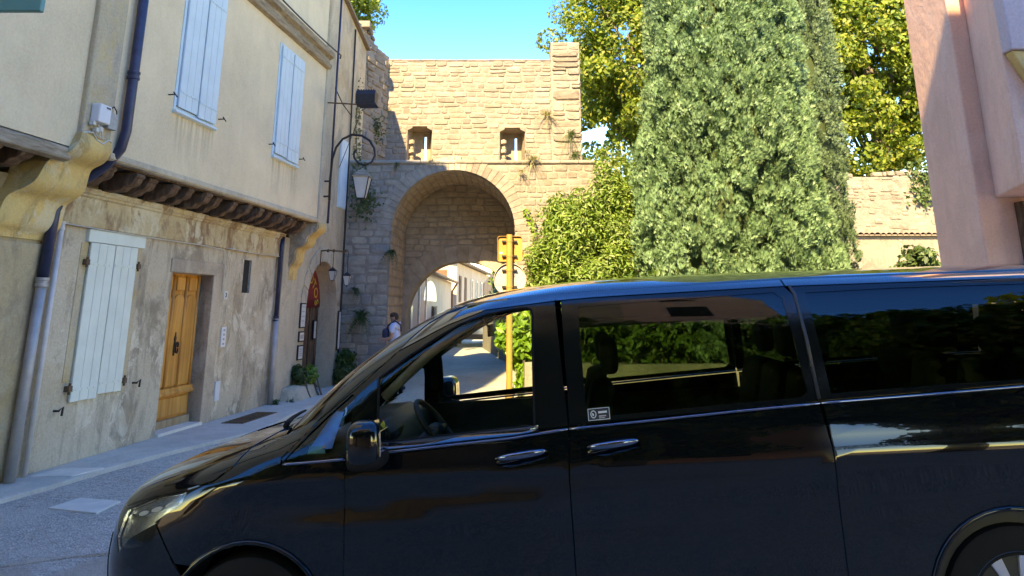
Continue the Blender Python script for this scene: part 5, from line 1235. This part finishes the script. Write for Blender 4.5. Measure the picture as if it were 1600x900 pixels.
MB().tube([(-2.95, 14.4, 4.44), (-2.95, 14.4, 4.32)], .01, 6).build('hook', M['iron'], LM, smooth=True)
lantern(LM, -2.95, 14.4, 4.36, .34)
FL = thing('floodlight', 'black floodlight on a thin horizontal arm from the house corner', 'floodlight', (-3.6, 14.3, 5.66))
MB().tube([(-3.75, 14.3, 5.68), (-3.10, 14.3, 5.64), (-2.85, 14.3, 5.62)], .014, 6).tube([(-3.1, 14.3, 5.64), (-3.08, 14.2, 5.60), (-2.78, 14.2, 5.62), (-2.75, 14.3, 5.74)], .012, 6).build('arm', M['rust'], FL, smooth=True)
MB().prism([(14.12, 5.62), (14.10, 5.80), (14.16, 5.90), (14.42, 5.90), (14.48, 5.84), (14.36, 5.60)], 0, -3.11, -2.72).build('housing', M['iron'], FL, bev=.012)
for k in range(7): MB().box(-3.08 + k * .05, -3.06 + k * .05, 14.2, 14.42, 5.90, 5.93).build('cooling_fin', M['iron'], FL)
MB().hexa([(-3.08, 14.13, 5.61), (-2.70, 14.13, 5.61), (-2.68, 14.38, 5.58), (-3.06, 14.38, 5.58)], [(-3.08, 14.13, 5.63), (-2.70, 14.13, 5.63), (-2.68, 14.38, 5.60), (-3.06, 14.38, 5.60)]).build('visor', M['pipe_blue'], FL)
MB().tube([(-2.86, 14.3, 5.60), (-3.05, 14.33, 5.5), (-3.12, 14.35, 5.2), (-3.3, 14.5, 4.8), (-3.45, 14.55, 4.4)], .007, 5).build('wire', M['cable'], FL, smooth=True)
SB2 = thing('sign_bracket', 'horizontal iron bracket above the arched shop door', 'bracket', (-4.3, 16, 2.85))
MB().tube([(-4.25, 15.9, 2.84), (-3.9, 15.9, 2.87), (-3.5, 15.9, 2.84)], .016, 6).tube([(-4.05, 15.9, 2.86), (-4.05, 15.9, 2.55)], .013, 6).build('arm', M['rust'], SB2, smooth=True)
for x_ in (-4.2, -3.9, -3.78, -3.52): MB().ball((x_, 15.9, 2.86), .035, 1, 1, 1, 8, 6).build('knob', M['rust'], SB2, smooth=True)
MB().tube([(-4.25, 15.9, 2.84), (-4.4, 15.85, 2.7), (-4.5, 15.6, 2.4), (-4.52, 15.3, 1.9)], .009, 6).build('conduit', M['cable_white'], SB2, smooth=True)
for nm, x_, zt, lb in (('small_lantern', -3.78, 2.52, 'small dark lantern hanging nearest the shop arch from the iron bracket'), ('small_lantern', -3.47, 2.42, 'second small lantern hanging beside the stone pier at the end of the iron bracket')):
    t = thing(nm, lb, 'lantern', (x_, 15.9, zt), group='small lanterns by the shop'); MB().tube([(x_, 15.9, 2.86), (x_, 15.9, zt)], .007, 6).build('chain', M['iron'], t, smooth=True); lantern(t, x_, 15.9, zt, .155, 'iron')

# ================================================================== MAN BY THE GATE
M['skin'] = plain('skin', (.42, .24, .17), .55, 0, .06, 12, .1); M['hair'] = plain('dark_brown_hair', (.035, .02, .012), .6, 0, .3, 40, .5)
M['shirt'] = plain('pale_blue_shirt', (.42, .54, .72), .8, 0, .1, 8, .5); M['denim'] = plain('dark_trousers', (.04, .05, .09), .85, 0, .15, 14, .3); M['navy'] = plain('navy_bag', (.02, .03, .07), .7, 0, .2, 14, .3)
def skin(name, verts, edges, radii, mat, parent, root=0, sub=2):
    b = basis(parent); me = bpy.data.meshes.new(name); me.from_pydata([tuple(Vector(v) - b) for v in verts], edges, []); ob = bpy.data.objects.new(name, me); COL.objects.link(ob)
    m = ob.modifiers.new('s', 'SKIN'); 
    for i, r in enumerate(radii):
        r = r if isinstance(r, tuple) else (r, r); me.skin_vertices[0].data[i].radius = r; me.skin_vertices[0].data[i].use_root = (i == root)
    ob.modifiers.new('u', 'SUBSURF').levels = sub; ob.modifiers['u'].render_levels = sub
    dg = bpy.context.evaluated_depsgraph_get(); m2 = bpy.data.meshes.new_from_object(ob.evaluated_get(dg)); bpy.data.objects.remove(ob)
    m2.name = name; m2.materials.clear(); m2.materials.append(mat); m2.polygons.foreach_set('use_smooth', [True] * len(m2.polygons))
    o = bpy.data.objects.new(name, m2); COL.objects.link(o); o.parent = parent; return o
PX, PY = -2.50, 16.45
PM = thing('person', 'person with short dark hair and pale blue shirt walking past the gate pier', 'person', (PX, PY, 0))
def P3(x, y, z): return (PX + x, PY + y, z)
# faces left (-x) and a little towards the camera; both forearms raised to the chest
bv = [P3(0, 0, .80), P3(0, 0, .95), P3(-.01, 0, 1.08), P3(-.01, 0, 1.24), P3(.0, 0, 1.33), P3(-.02, -.005, 1.40), P3(-.045, -.01, 1.46), P3(-.05, -.012, 1.545),   # 0-7 pelvis..head top
      P3(-.04, -.16, 1.31), P3(-.03, -.22, 1.08), P3(-.20, -.17, 1.04), P3(-.26, -.15, 1.06),                                   # near arm 8-11
      P3(.02, .17, 1.31), P3(.03, .22, 1.08), P3(-.15, .14, 1.02), P3(-.21, .11, 1.03),                                          # far arm 12-15
      P3(-.01, -.09, .76), P3(-.06, -.10, .44), P3(.02, -.10, .08), P3(-.10, -.11, .04),                                          # near leg 16-19
      P3(.02, .09, .76), P3(.06, .10, .44), P3(.20, .10, .10), P3(.09, .11, .04)]
be = [(0, 1), (1, 2), (2, 3), (3, 4), (4, 5), (5, 6), (6, 7), (4, 8), (8, 9), (9, 10), (10, 11), (4, 12), (12, 13), (13, 14), (14, 15), (0, 16), (16, 17), (17, 18), (18, 19), (0, 20), (20, 21), (21, 22), (22, 23)]
brd = [.115, .105, .11, .12, .09, .048, .078, .062, .052, .040, .030, .028, .052, .040, .030, .028, .078, .052, .036, .034, .078, .052, .036, .034]
skin('body', bv, be, brd, M['skin'], PM)
for side_, hx, hy in ((0, -.27, -.15), (1, -.22, .11)):
    for k in range(5):
        a = (k - 2) * .019; th_ = k == 0
        base_ = P3(hx + .0, hy + (.03 if th_ else a * .5), 1.055 + (0 if th_ else a)); L = (.05, .075, .08, .075, .06)[k]
        skin('finger', [base_, (base_[0] - L * .5, base_[1] - .006, base_[2] - .004), (base_[0] - L * .8, base_[1] + (.022 if side_ == 0 else -.022), base_[2] - .02)], [(0, 1), (1, 2)], [.010, .0085, .007], M['skin'], PM, sub=1)
skin('shirt', [P3(0, 0, .86), P3(0, 0, .97), P3(-.01, 0, 1.10), P3(-.01, 0, 1.24), P3(.0, 0, 1.335), P3(-.01, 0, 1.385), P3(-.04, -.165, 1.315), P3(-.035, -.22, 1.16), P3(.02, .175, 1.315), P3(.03, .22, 1.16)],
     [(0, 1), (1, 2), (2, 3), (3, 4), (4, 5), (4, 6), (6, 7), (4, 8), (8, 9)], [.135, .13, .135, .14, .105, .06, .070, .062, .070, .062], M['shirt'], PM)
skin('trousers', [P3(0, 0, .90), P3(0, 0, .80), P3(-.01, -.09, .74), P3(-.06, -.10, .44), P3(.015, -.10, .11), P3(.02, .09, .74), P3(.06, .10, .44), P3(.19, .10, .13)], [(0, 1), (1, 2), (2, 3), (3, 4), (1, 5), (5, 6), (6, 7)], [.125, .12, .092, .066, .055, .092, .066, .055], M['denim'], PM)
for sx_, sy_, sz_ in ((-.05, -.105, .045), (.13, .105, .05)): MB().ball(P3(sx_, sy_, sz_), .05, 2.4, .95, .9, 14, 8, .8).build('shoe', M['navy'], PM, smooth=True)
mb = MB(); mb.ball(P3(-.035, -.005, 1.530), .088, 1.0, .92, .75, 18, 12); mb.ball(P3(.01, .0, 1.49), .078, .75, .95, .85, 16, 10); mb.build('hair', M['hair'], PM, smooth=True)
mb = MB(); mb.prism([(-.128 + PX, 1.482), (-.150 + PX, 1.462), (-.128 + PX, 1.452)], 1, PY - .02, PY + .008); mb.build('nose', M['skin'], PM, bev=.004)
MB().ball(P3(-.115, -.045, 1.487), .0095, 1, 1, .7, 8, 6).ball(P3(-.118, .028, 1.487), .0095, 1, 1, .7, 8, 6).build('eyes', M['hair'], PM, smooth=True)
MB().ball(P3(-.02, -.085, 1.475), .024, .7, .4, 1.1, 10, 8).build('ear', M['skin'], PM, smooth=True); MB().ball(P3(-.122, -.012, 1.430), .02, .4, 1.1, .3, 8, 6).build('mouth', M['red'], PM, smooth=True)
bg_ = thing('shoulder_bag', 'dark navy bag held to the chest on a strap by the person at the gate', 'bag', P3(-.15, -.05, 1.1))
MB().ball(P3(-.185, -.04, 1.15), .1, .75, 1.35, 1.15, 18, 10, .6).build('pouch', M['navy'], bg_, smooth=True)
MB().tube([P3(-.15, -.10, 1.22), P3(-.13, -.15, 1.32), P3(.0, -.12, 1.425), P3(.12, -.02, 1.33), P3(.13, .0, 1.2)], .02, 8).build('strap', M['navy'], bg_, smooth=True)

# ================================================================== PARKED VEHICLES BEYOND THE GATE
M['white_car'] = plain('white_car_paint', (.72, .72, .70), .25, 0, .03, 3, 0); M['grey_car'] = plain('dark_grey_car_paint', (.10, .12, .13), .2, .3, .05, 3, 0)
M['lamp_red'] = plain('red_tail_lamp', (.35, .02, .02), .25, 0, .1)
def parked(name, label, x, y, w, h, L, mat, van):
    t = thing(name, label, 'van' if van else 'car', (x, y, 0), group=None); X = lambda a: x + a
    if van: prof = [(0, .35), (0, .95), (.06, h - .1), (.15, h), (L - 1.6, h), (L - .9, 1.15), (L - .1, .95), (L, .4)]
    else: prof = [(0, .32), (.02, .85), (.25, 1.0), (.75, h), (L - 2.2, h), (L - 1.3, .98), (L - .1, .78), (L, .35)]
    mb = MB(); mb.prism([(y + a, z) for a, z in prof], 0, x - w / 2, x + w / 2); b = mb.build('body', M[mat], t, bev=.07, seg=3, smooth=2)
    if van: MB().box(x - w / 2 + .12, x + w / 2 - .12, y - .012, y + .03, 1.15, h - .25).build('rear_window', M['gloss_black'], t, bev=.01)
    else: MB().hexa([(x - w / 2 + .15, y + .24, 1.01), (x + w / 2 - .15, y + .24, 1.01), (x + w / 2 - .25, y + .70, h - .06), (x - w / 2 + .25, y + .70, h - .06)], [(x - w / 2 + .15, y + .26, .99), (x + w / 2 - .15, y + .26, .99), (x + w / 2 - .25, y + .72, h - .08), (x - w / 2 + .25, y + .72, h - .08)]).build('rear_window', M['gloss_black'], t)
    for s_ in (-1, 1):
        MB().box(x + s_ * (w / 2 - .10) - .06, x + s_ * (w / 2 - .10) + .06, y - .02, y + .03, .72, 1.05).build('tail_lamp', M['lamp_red'], t, bev=.01)
        for q in (.75, L - .85): MB().lathe([(.0, -.10), (.30, -.10), (.32, -.06), (.32, .06), (.30, .10), (.0, .10)], (x + s_ * (w / 2 - .10), y + q, .32), 0, 20).build('wheel', M['rubber'], t, smooth=2)
    MB().box(x - w / 2 + .05, x + w / 2 - .05, y - .07, y + .05, .34, .56).build('rear_bumper', M[mat] if not van else M['iron'], t, bev=.02); MB().box(x - .26, x + .26, y - .08, y - .07, .60 if van else .42, .72 if van else .53).build('number_plate', M['paper'], t)
parked('parked_van', 'white van parked far beyond the gate, seen through the black van driver window', -1.75, 33.5, 1.75, 1.75, 4.4, 'white_car', True)
parked('parked_car', 'dark grey car parked beyond the gate right of the white van', -.55, 36.0, 1.05, 1.45, 4.1, 'grey_car', False)
# ================================================================== VEGETATION
rng = np.random.RandomState(5)
def plane_tree(label, c, rad, nc, nl, mat, trunk, cr=.75, size=.13, zmin=None, limit=None):
    t = thing('plane_tree', label, 'tree', (trunk[0], trunk[1], 0))
    P, B, K = clumps(c, rad, nc, nl, cr, rng, .35, zmin, .75)
    leafmesh('crown', P, size, M[mat], t, B, .6, .22, rng=rng)
    tips = [tuple(K[i]) for i in rng.choice(len(K), 26, replace=False)]
    limbs('trunk', t, trunk, (c[0], c[1], c[2] + rad[2] * .3), .28, tips, M['bark'])
plane_tree('sunlit yellow green plane tree between the gate merlon and the cypress', (4.9, 25.2, 10.6), (3.5, 2.6, 4.3), 230, 230, 'leaf_plane', (5.3, 25.5, 0), .70, .09)
plane_tree('sunlit yellow green plane tree on the right between the cypress and the pink building', (13.4, 26.5, 11.0), (4.2, 2.8, 5.0), 330, 230, 'leaf_plane', (13.5, 27, 0), .76, .095)
plane_tree('bright green tree top rising behind the tan house left of the gate', (-6.6, 22.5, 12.2), (2.7, 2.4, 2.7), 130, 200, 'leaf_left', (-6.8, 22.8, 0), .62, .085)
plane_tree('plane tree crown low behind the rampart between the gate and the cypress', (9.0, 28.0, 8.6), (3.2, 2.5, 3.2), 120, 170, 'leaf_plane', (9, 28.3, 0), .75, .10)

def cypress(label, x, y, ztop, prof, n_l, n_s, mat, seed, size=.10, z0=.1, lob=.34):
    rg = np.random.RandomState(seed); t = thing('cypress', label, 'tree', (x, y, 0))
    zs = rg.uniform(z0, ztop, n_l) ** 1.0; a = rg.uniform(0, 2 * np.pi, n_l)
    pr = np.interp(zs, [p[0] for p in prof], [p[1] for p in prof])
    keep = rg.uniform(size=n_l) < np.clip(pr / max(p[1] for p in prof) + .25, 0, 1); zs, a, pr = zs[keep], a[keep], pr[keep]
    rr = pr * (1 + .07 * np.sin(a * 3 + zs * 1.3) + .05 * np.sin(a * 7 - zs * 2.9)) * rg.uniform(.80, 1.02, len(zs)); K = np.stack([x + rr * np.cos(a), y + rr * np.sin(a), zs], 1)
    N = len(K); per = np.repeat(np.arange(N), n_s); v = rg.normal(size=(len(per), 3)); v /= np.linalg.norm(v, axis=1)[:, None]
    outw = np.stack([np.cos(a), np.sin(a), np.full(N, .35)], 1)[per]
    v = v * 1 + outw * .55; cs = lob * rg.uniform(.4, 1.15, size=(N, 1))
    P = K[per] + v * cs[per] * np.array([.62, .62, 1.0]) * rg.uniform(.5, 1, size=(len(per), 1))
    km = P[:, 2] > z0; P = P[km]; k = len(P)
    # feathery sprays: a fan of narrow upright blades
    o_ = np.stack([P[:, 0] - x, P[:, 1] - y, np.zeros(k)], 1); o_ /= np.linalg.norm(o_, axis=1)[:, None] + 1e-6
    ld = rg.normal(size=(N, 3)) * .40; d = o_ * .42 + np.array([.22, 0, 1.0]) + ld[per][km] + rg.normal(size=(k, 3)) * .24; d /= np.linalg.norm(d, axis=1)[:, None]
    sd_ = np.cross(d, rg.normal(size=(k, 3))); sd_ /= np.linalg.norm(sd_, axis=1)[:, None]; s = size * rg.uniform(.6, 1.3, size=(k, 1))
    V = []; F = []
    tip = P + d * s; l1 = P + d * s * .5 + sd_ * s * .10; r1 = P + d * s * .45 - sd_ * s * .10; t2 = P + (d + sd_ * .48) * s * .86; t3 = P + (d - sd_ * .48) * s * .86
    VV = np.stack([P, l1, tip, r1, t2, t3], 1).reshape(-1, 3); kk = np.arange(k)[:, None] * 6
    FF = np.concatenate([kk + np.array([0, 1, 2]), kk + np.array([0, 2, 3]), kk + np.array([0, 4, 1]), kk + np.array([0, 3, 5])], 1).reshape(-1, 3)
    npmesh('crown', VV, FF, M[mat], t)
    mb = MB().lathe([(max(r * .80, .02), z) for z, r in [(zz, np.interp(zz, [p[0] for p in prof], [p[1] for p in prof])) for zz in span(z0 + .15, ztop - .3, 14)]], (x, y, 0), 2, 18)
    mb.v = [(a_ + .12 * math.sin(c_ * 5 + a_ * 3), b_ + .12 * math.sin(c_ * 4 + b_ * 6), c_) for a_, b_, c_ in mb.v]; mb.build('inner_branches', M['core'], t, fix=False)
    MB().tube([(x, y, 0), (x + .05, y, ztop * .5), (x, y, ztop - .4)], [.22, .16, .03], 9).build('trunk', M['bark'], t, smooth=True)
cypress('huge light green cypress right of centre, feathery foliage down to the van roof', 4.25, 14.4, 12.5, [(0, 1.45), (1, 1.62), (2.4, 1.74), (4.8, 1.60), (7.8, 1.36), (10, 1.05), (12.5, .15)], 8500, 44, 'leaf_cyp', 31, .088, lob=.18)
cypress('darker narrower cypress standing behind the right edge of the huge one', 6.55, 16.3, 11.5, [(0, .75), (2.6, .80), (6.3, .86), (8.6, .80), (10, .6), (11.5, .1)], 2800, 40, 'leaf_cyp2', 32, .075, lob=.16)

def bush(name, label, cat, blobs, nl, size, mat, cr=.22, asp=.35, up=.2, stems=None, fold=.2):
    t = thing(name, label, cat, (blobs[0][0][0], blobs[0][0][1], 0)); PP = []; BB = []; KK = []
    for c, rad, nc in blobs:
        P, B, K = clumps(c, rad, nc, nl, cr, rng, .3); PP.append(P); BB.append(B); KK.append(K)
    P = np.concatenate(PP); B = np.concatenate(BB); k = P[:, 2] > .02
    leafmesh('leaves', P[k], size, M[mat], t, B[k], asp, fold, up, rng=rng)
    K = np.concatenate(KK); mb = MB()
    for i in rng.choice(len(K), min(stems or 14, len(K)), replace=False):
        c = K[i]; b0 = Vector((blobs[0][0][0] + rng.uniform(-.3, .3), blobs[0][0][1] + rng.uniform(-.1, .1), 0 if c[2] > .4 else c[2] - .2)); e = Vector(c)
        mb.tube([b0, b0.lerp(e, .5) + Vector((0, 0, .1)), e], [.022, .015, .006], 5)
    mb.build('stems', M['bark'], t, smooth=True); return t
bush('laurel_bush', 'tall loose yellow green shrub with pointed leaves between the signpost and the cypress', 'shrub',
     [((1.75, 15.2, 2.3), (1.05, .75, 1.35), 120), ((1.1, 15.0, 2.8), (.40, .45, .75), 36), ((2.2, 15.4, 3.2), (.55, .5, .9), 48), ((2.6, 15.5, 1.6), (.7, .6, 1.5), 60), ((1.3, 14.9, 1.2), (.8, .6, 1.0), 60), ((1.55, 15.2, 3.6), (.16, .2, .6), 14), ((.95, 15.0, 3.6), (.12, .15, .4), 9), ((2.0, 15.2, 4.3), (.12, .15, .45), 9), ((.7, 14.95, 2.2), (.3, .3, .9), 22), ((2.7, 15.4, 4.2), (.25, .3, .5), 16)], 150, .058, 'leaf_laurel', .36, .32, .35, 30)
# dark hedge along the planter wall
t = thing('hedge', 'dark leafy hedge above the low planter wall, seen through the tinted van windows', 'hedge', (4.5, 13.2, .6)); PP = []; BB = []
for k in range(9):
    P, B, K = clumps((1.3 + k * .85, 13.35 + .1 * math.sin(k), 1.35 + .15 * math.sin(k * 2.1)), (.62, .34, .75), 34, 46, .20, rng, .3); PP.append(P); BB.append(B)
P = np.concatenate(PP); B = np.concatenate(BB); kk_ = P[:, 2] > .72; leafmesh('leaves', P[kk_], .07, M['leaf_hedge'], t, B[kk_], .5, .2, .1, rng=rng)
mb = MB()
for k in range(16): mb.tube([(1.2 + k * .45, 13.3, .5), (1.3 + k * .45, 13.35, 1.6)], [.02, .008], 5)
mb.build('stems', M['bark'], t, smooth=True)
bush('ivy_shrub', 'bright green ivy shrub spilling over the low wall beside the yellow post', 'ivy', [((.18, 13.9, 1.15), (.38, .35, .42), 46), ((.35, 13.8, .75), (.3, .3, .5), 26), ((.55, 13.7, 1.5), (.35, .3, .4), 26)], 42, .075, 'leaf_ivy', .16, .6, .1, 10)
# ivy on the garden wall beyond the gate
def ivy_patch(label, path, n, spread, size, mat, name='climbing_ivy', cat='ivy', nrm=(0, -1, 0), tubes=True):
    b0 = path[0]; t = thing(name, label, cat, b0); pts = np.array(path); seg = rng.randint(0, len(pts) - 1, n); f = rng.uniform(size=(n, 1))
    C = pts[seg] * (1 - f) + pts[seg + 1] * f + rng.normal(size=(n, 3)) * np.array(spread)
    leafmesh('leaves', C, size, M[mat], t, np.tile(np.array(nrm, float), (n, 1)), .6, .15, .1, rng=rng)
    if tubes: MB().tube([Vector(p) for p in path], .010, 5).build('stem', M['bark'], t, smooth=True)
    return t
ivy_patch('ivy covering the sunlit wall beyond the gate, right of the far houses', [(.15, 20.7, .5), (-.05, 22.3, 2.2), (-.2, 23.5, 3.0), (-.4, 25, 1.5), (-.7, 28, 2.6)], 1500, (.08, .5, .55), .075, 'leaf_ivy', nrm=(-1, -.3, .2))
ivy_patch('thin ivy stem with small leaves climbing the gate right of the arch', [(.50, 17.42, 2.2), (.62, 17.42, 2.9), (.52, 17.42, 3.5), (.30, 17.42, 3.9)], 110, (.05, .02, .05), .045, 'leaf_ivy')
ivy_patch('bright young vine shoot at the left edge of the loose shrub', [(.62, 15.0, 2.3), (.72, 15.0, 2.8), (.82, 15.0, 3.2), (.90, 15.0, 3.45)], 240, (.10, .08, .10), .06, 'leaf_ivy')
ivy_patch('dry creeper on the gate wall above the round sign', [(.30, 17.40, 2.5), (.7, 17.40, 2.75), (1.1, 17.40, 2.5), (1.4, 17.4, 3.0)], 240, (.22, .02, .22), .045, 'leaf_dry')
ivy_patch('dark ivy hanging behind the street lantern down the edge of the gate pier', [(-3.62, 17.30, 4.9), (-3.55, 17.25, 4.3), (-3.50, 17.3, 4.0), (-3.3, 17.3, 4.1)], 380, (.12, .08, .20), .045, 'leaf_weed')
ivy_patch('dark creeper growing in the joint between tan house and wall stub', [(-3.90, 17.9, 7.4), (-3.86, 17.75, 6.6), (-3.84, 17.7, 5.9), (-3.75, 17.6, 5.2)], 260, (.06, .05, .25), .04, 'leaf_dry')
ivy_patch('small dark plants rooted in the shaded face of the wall stub', [(-3.68, 19.1, 6.5), (-3.62, 19.3, 6.1)], 200, (.12, .08, .12), .04, 'leaf_weed', tubes=False)
ivy_patch('ivy trailing over the rampart top beside the pink building', [(12.3, 21.95, 5.7), (12.35, 21.9, 5.2), (12.2, 21.9, 4.8)], 300, (.22, .06, .25), .07, 'leaf_weed')
ivy_patch('creeper over the rampart behind the loose shrub', [(2.3, 21.8, 5.6), (3.0, 21.8, 4.9), (3.8, 21.8, 5.4), (4.5, 21.7, 4.6)], 1700, (.35, .12, .45), .08, 'leaf_plane')
bush('bay_bush', 'dark rounded bush in front of the rampart base beside the pink building', 'shrub', [((10.6, 19.5, 2.45), (.55, .5, .75), 40), ((10.0, 19.5, 1.6), (.6, .5, 1.2), 40)], 45, .09, 'leaf_weed', .2, .6, .1, 12)

def tuft(name, label, cat, c, n, L, spread, mat, droop=.5, w=.012, dirn=(0, -1, .6), fern=False):
    """arching blades; fern blades carry paired leaflets"""
    t = thing(name, label, cat, c); V = []; F = []; rg = random.Random(int(abs(c[0] * 100 + c[2] * 37)))
    for k in range(n):
        d = Vector((rg.gauss(0, spread), rg.gauss(0, spread) * .6, rg.gauss(0, spread))) + Vector(dirn); d.normalize(); l = L * rg.uniform(.5, 1.15)
        sd_ = d.cross(Vector((rg.uniform(-1, 1), rg.uniform(-1, 1), 1))).normalized(); pts = []
        base_ = Vector(c) + Vector((rg.uniform(-.06, .06), 0, rg.uniform(-.04, .04)))
        for j in range(6):
            f = j / 5; pts.append(base_ + d * l * f - Vector((0, 0, droop * l * f * f)))
        for j in range(5):
            q = w * (1 - j / 5); q2 = w * (1 - (j + 1) / 5); i0 = len(V); V += [pts[j] - sd_ * q, pts[j] + sd_ * q, pts[j + 1] + sd_ * q2, pts[j + 1] - sd_ * q2]; F.append((i0, i0 + 1, i0 + 2, i0 + 3))
            if fern:
                for s_ in (-1, 1):
                    for h_ in (0, .5):
                        p = pts[j].lerp(pts[j + 1], h_); m_ = l * .20 * (1 - f * .3) * (1 - (j + h_) / 6.2); i0 = len(V); e_ = (pts[j + 1] - pts[j]).normalized()
                        V += [p, p + sd_ * s_ * m_ + e_ * m_ * .45, p + e_ * m_ * .55]; F.append((i0, i0 + 1, i0 + 2))
    mb = MB(); mb.v = [tuple(v) for v in V]; mb.f = F; mb.build('fronds' if fern else 'blades', M[mat], t, fix=False); return t
tuft('fern', 'wide fern growing from the shaded gate pier left of the person', 'fern', (-3.42, 17.44, 1.52), 46, .55, .75, 'leaf_weed', .7, .008, (0, -.8, .35), True)
tuft('fern', 'small fern high on the shaded gate pier below the street lantern', 'fern', (-3.62, 17.44, 2.1), 18, .35, .7, 'leaf_weed', .8, .007, (0, -.8, .2), True)
tuft('fern', 'drooping tuft on the left jamb of the gate arch', 'fern', (-2.82, 17.5, 2.95), 26, .42, .5, 'leaf_weed', 1.4, .007, (.1, -.7, .2), True)
for (c, n, L, lb) in (((.50, 17.42, 5.14), 70, .42, 'dry grass tuft on the ledge under the right loophole'), ((.22, 17.40, 4.82), 30, .3, 'small dry tuft on the gate face below the ledge'), ((.86, 17.46, 6.25), 60, .55, 'dry grass growing in the corner beside the merlon'),
                      ((1.42, 17.42, 5.75), 60, .60, 'yellow green weeds on the lower part of the merlon'), ((1.50, 17.45, 5.25), 60, .40, 'leafy weeds at the foot of the merlon'), ((.36, 17.5, 5.30), 18, .35, 'thin shoots at the right loophole'), ((-1.95, 17.44, 5.12), 18, .18, 'short tuft on the ledge left of the right loophole'),
                      ((-2.75, 17.44, 5.0), 30, .25, 'dark tuft on the shaded ledge beside the wall stub'), ((-3.05, 17.46, 6.4), 24, .25, 'dry tuft on the shadow edge of the parapet')):
    if c[2] > 5.2: c = (c[0] * 1.131, 19.76, 1.7 + (c[2] - 1.7) * 1.131); L *= 1.1
    tuft('wall_weed', lb, 'weeds', c, n, L, .55, 'leaf_dry' if 'dry' in lb or 'short' in lb else 'leaf_weed', .9, .008, (0, -.5, .5))
for k in range(5): tuft('twig_cluster', ('bare twigs on the rampart next to the merlon', 'bare twigs on the rampart second from the merlon', 'bare twigs on the rampart midway between merlon and cypress', 'bare twigs on the rampart second from the cypress', 'bare twigs on the rampart nearest the cypress')[k], 'twigs', (2.2 + k * .35, 21.9, 5.6), 26, .8, .35, 'leaf_dry', .05, .006, (0, -.05, 1)).__setitem__('group', 'twigs on the rampart')
# shop-door planter
PL = thing('stone_planter', 'rough stone planter block at the foot of the arched shop door', 'planter', (15.1, -.35, 0), FAC)
MB().hexa([(14.35, -.02, 0), (15.5, -.02, 0), (15.5, -.38, 0), (14.5, -.42, 0)], [(14.45, -.02, .27), (15.45, -.02, .30), (15.42, -.28, .28), (14.55, -.28, .25)]).build('block', M['ash_stone'], PL, bev=.04, smooth=2)
fp = lambda s, o, z: tuple(FAC.w((s, -o, z)))
for s_, o__, z_, r_, n_, lb, mt_ in ((15.0, .16, .42, .16, 24, 'grey green bushy plant with red flowers left of the arched shop door', 'leaf_weed'), (15.3, .18, .40, .14, 20, 'low green plant on the planter at the shop door', 'leaf_ivy'), (17.2, .30, .28, .22, 36, 'leafy green plant against the pier right of the arched shop door', 'leaf_weed'), (17.3, .22, .62, .17, 24, 'upright green shrub in the corner between shop and gate', 'leaf_hedge')):
    bush('potted_plant' if z_ < .6 else 'corner_shrub', lb, 'plant', [(fp(s_, o__, z_), (r_, r_, r_ * 1.1), n_)], 34, .045, mt_, .10, .5, .3, 10)
tuft('pavement_weed', 'green weed tuft at the foot of the corner pipe', 'weeds', fp(13.9, .16, .05), 60, .22, .7, 'leaf_weed', .6, .008, (.2, -.2, .7))
tuft('pavement_weed', 'small weeds in the pavement crack by the stone planter', 'weeds', fp(14.25, .3, .05), 40, .14, .8, 'leaf_weed', .6, .008, (.2, -.2, .7))
# trees across the lane behind the photographer, mirrored in the van
for k, (x, y, z, r) in enumerate(((-4.6, -2.8, 4.2, 2.3), (.2, -3.1, 4.0, 2.3), (4.2, -3.0, 4.4, 2.2), (-9, -3, 4.5, 2.2), (7.6, -2.6, 4.6, 3.2), (12.0, -2.0, 4.8, 3.4))):
    plane_tree(('round plane tree across the lane opposite the van bonnet', 'round plane tree across the lane opposite the van doors', 'round plane tree across the lane opposite the rear of the van', 'round plane tree across the lane at far left behind the photographer', 'tall plane tree across the lane right of the pink wing', 'tall plane tree across the lane farthest right')[k], (x, y, z), (r, 1.5, r), int(22 * r * r) + 60, 80, 'leaf_plane', (x, y, 0), .55, .13)
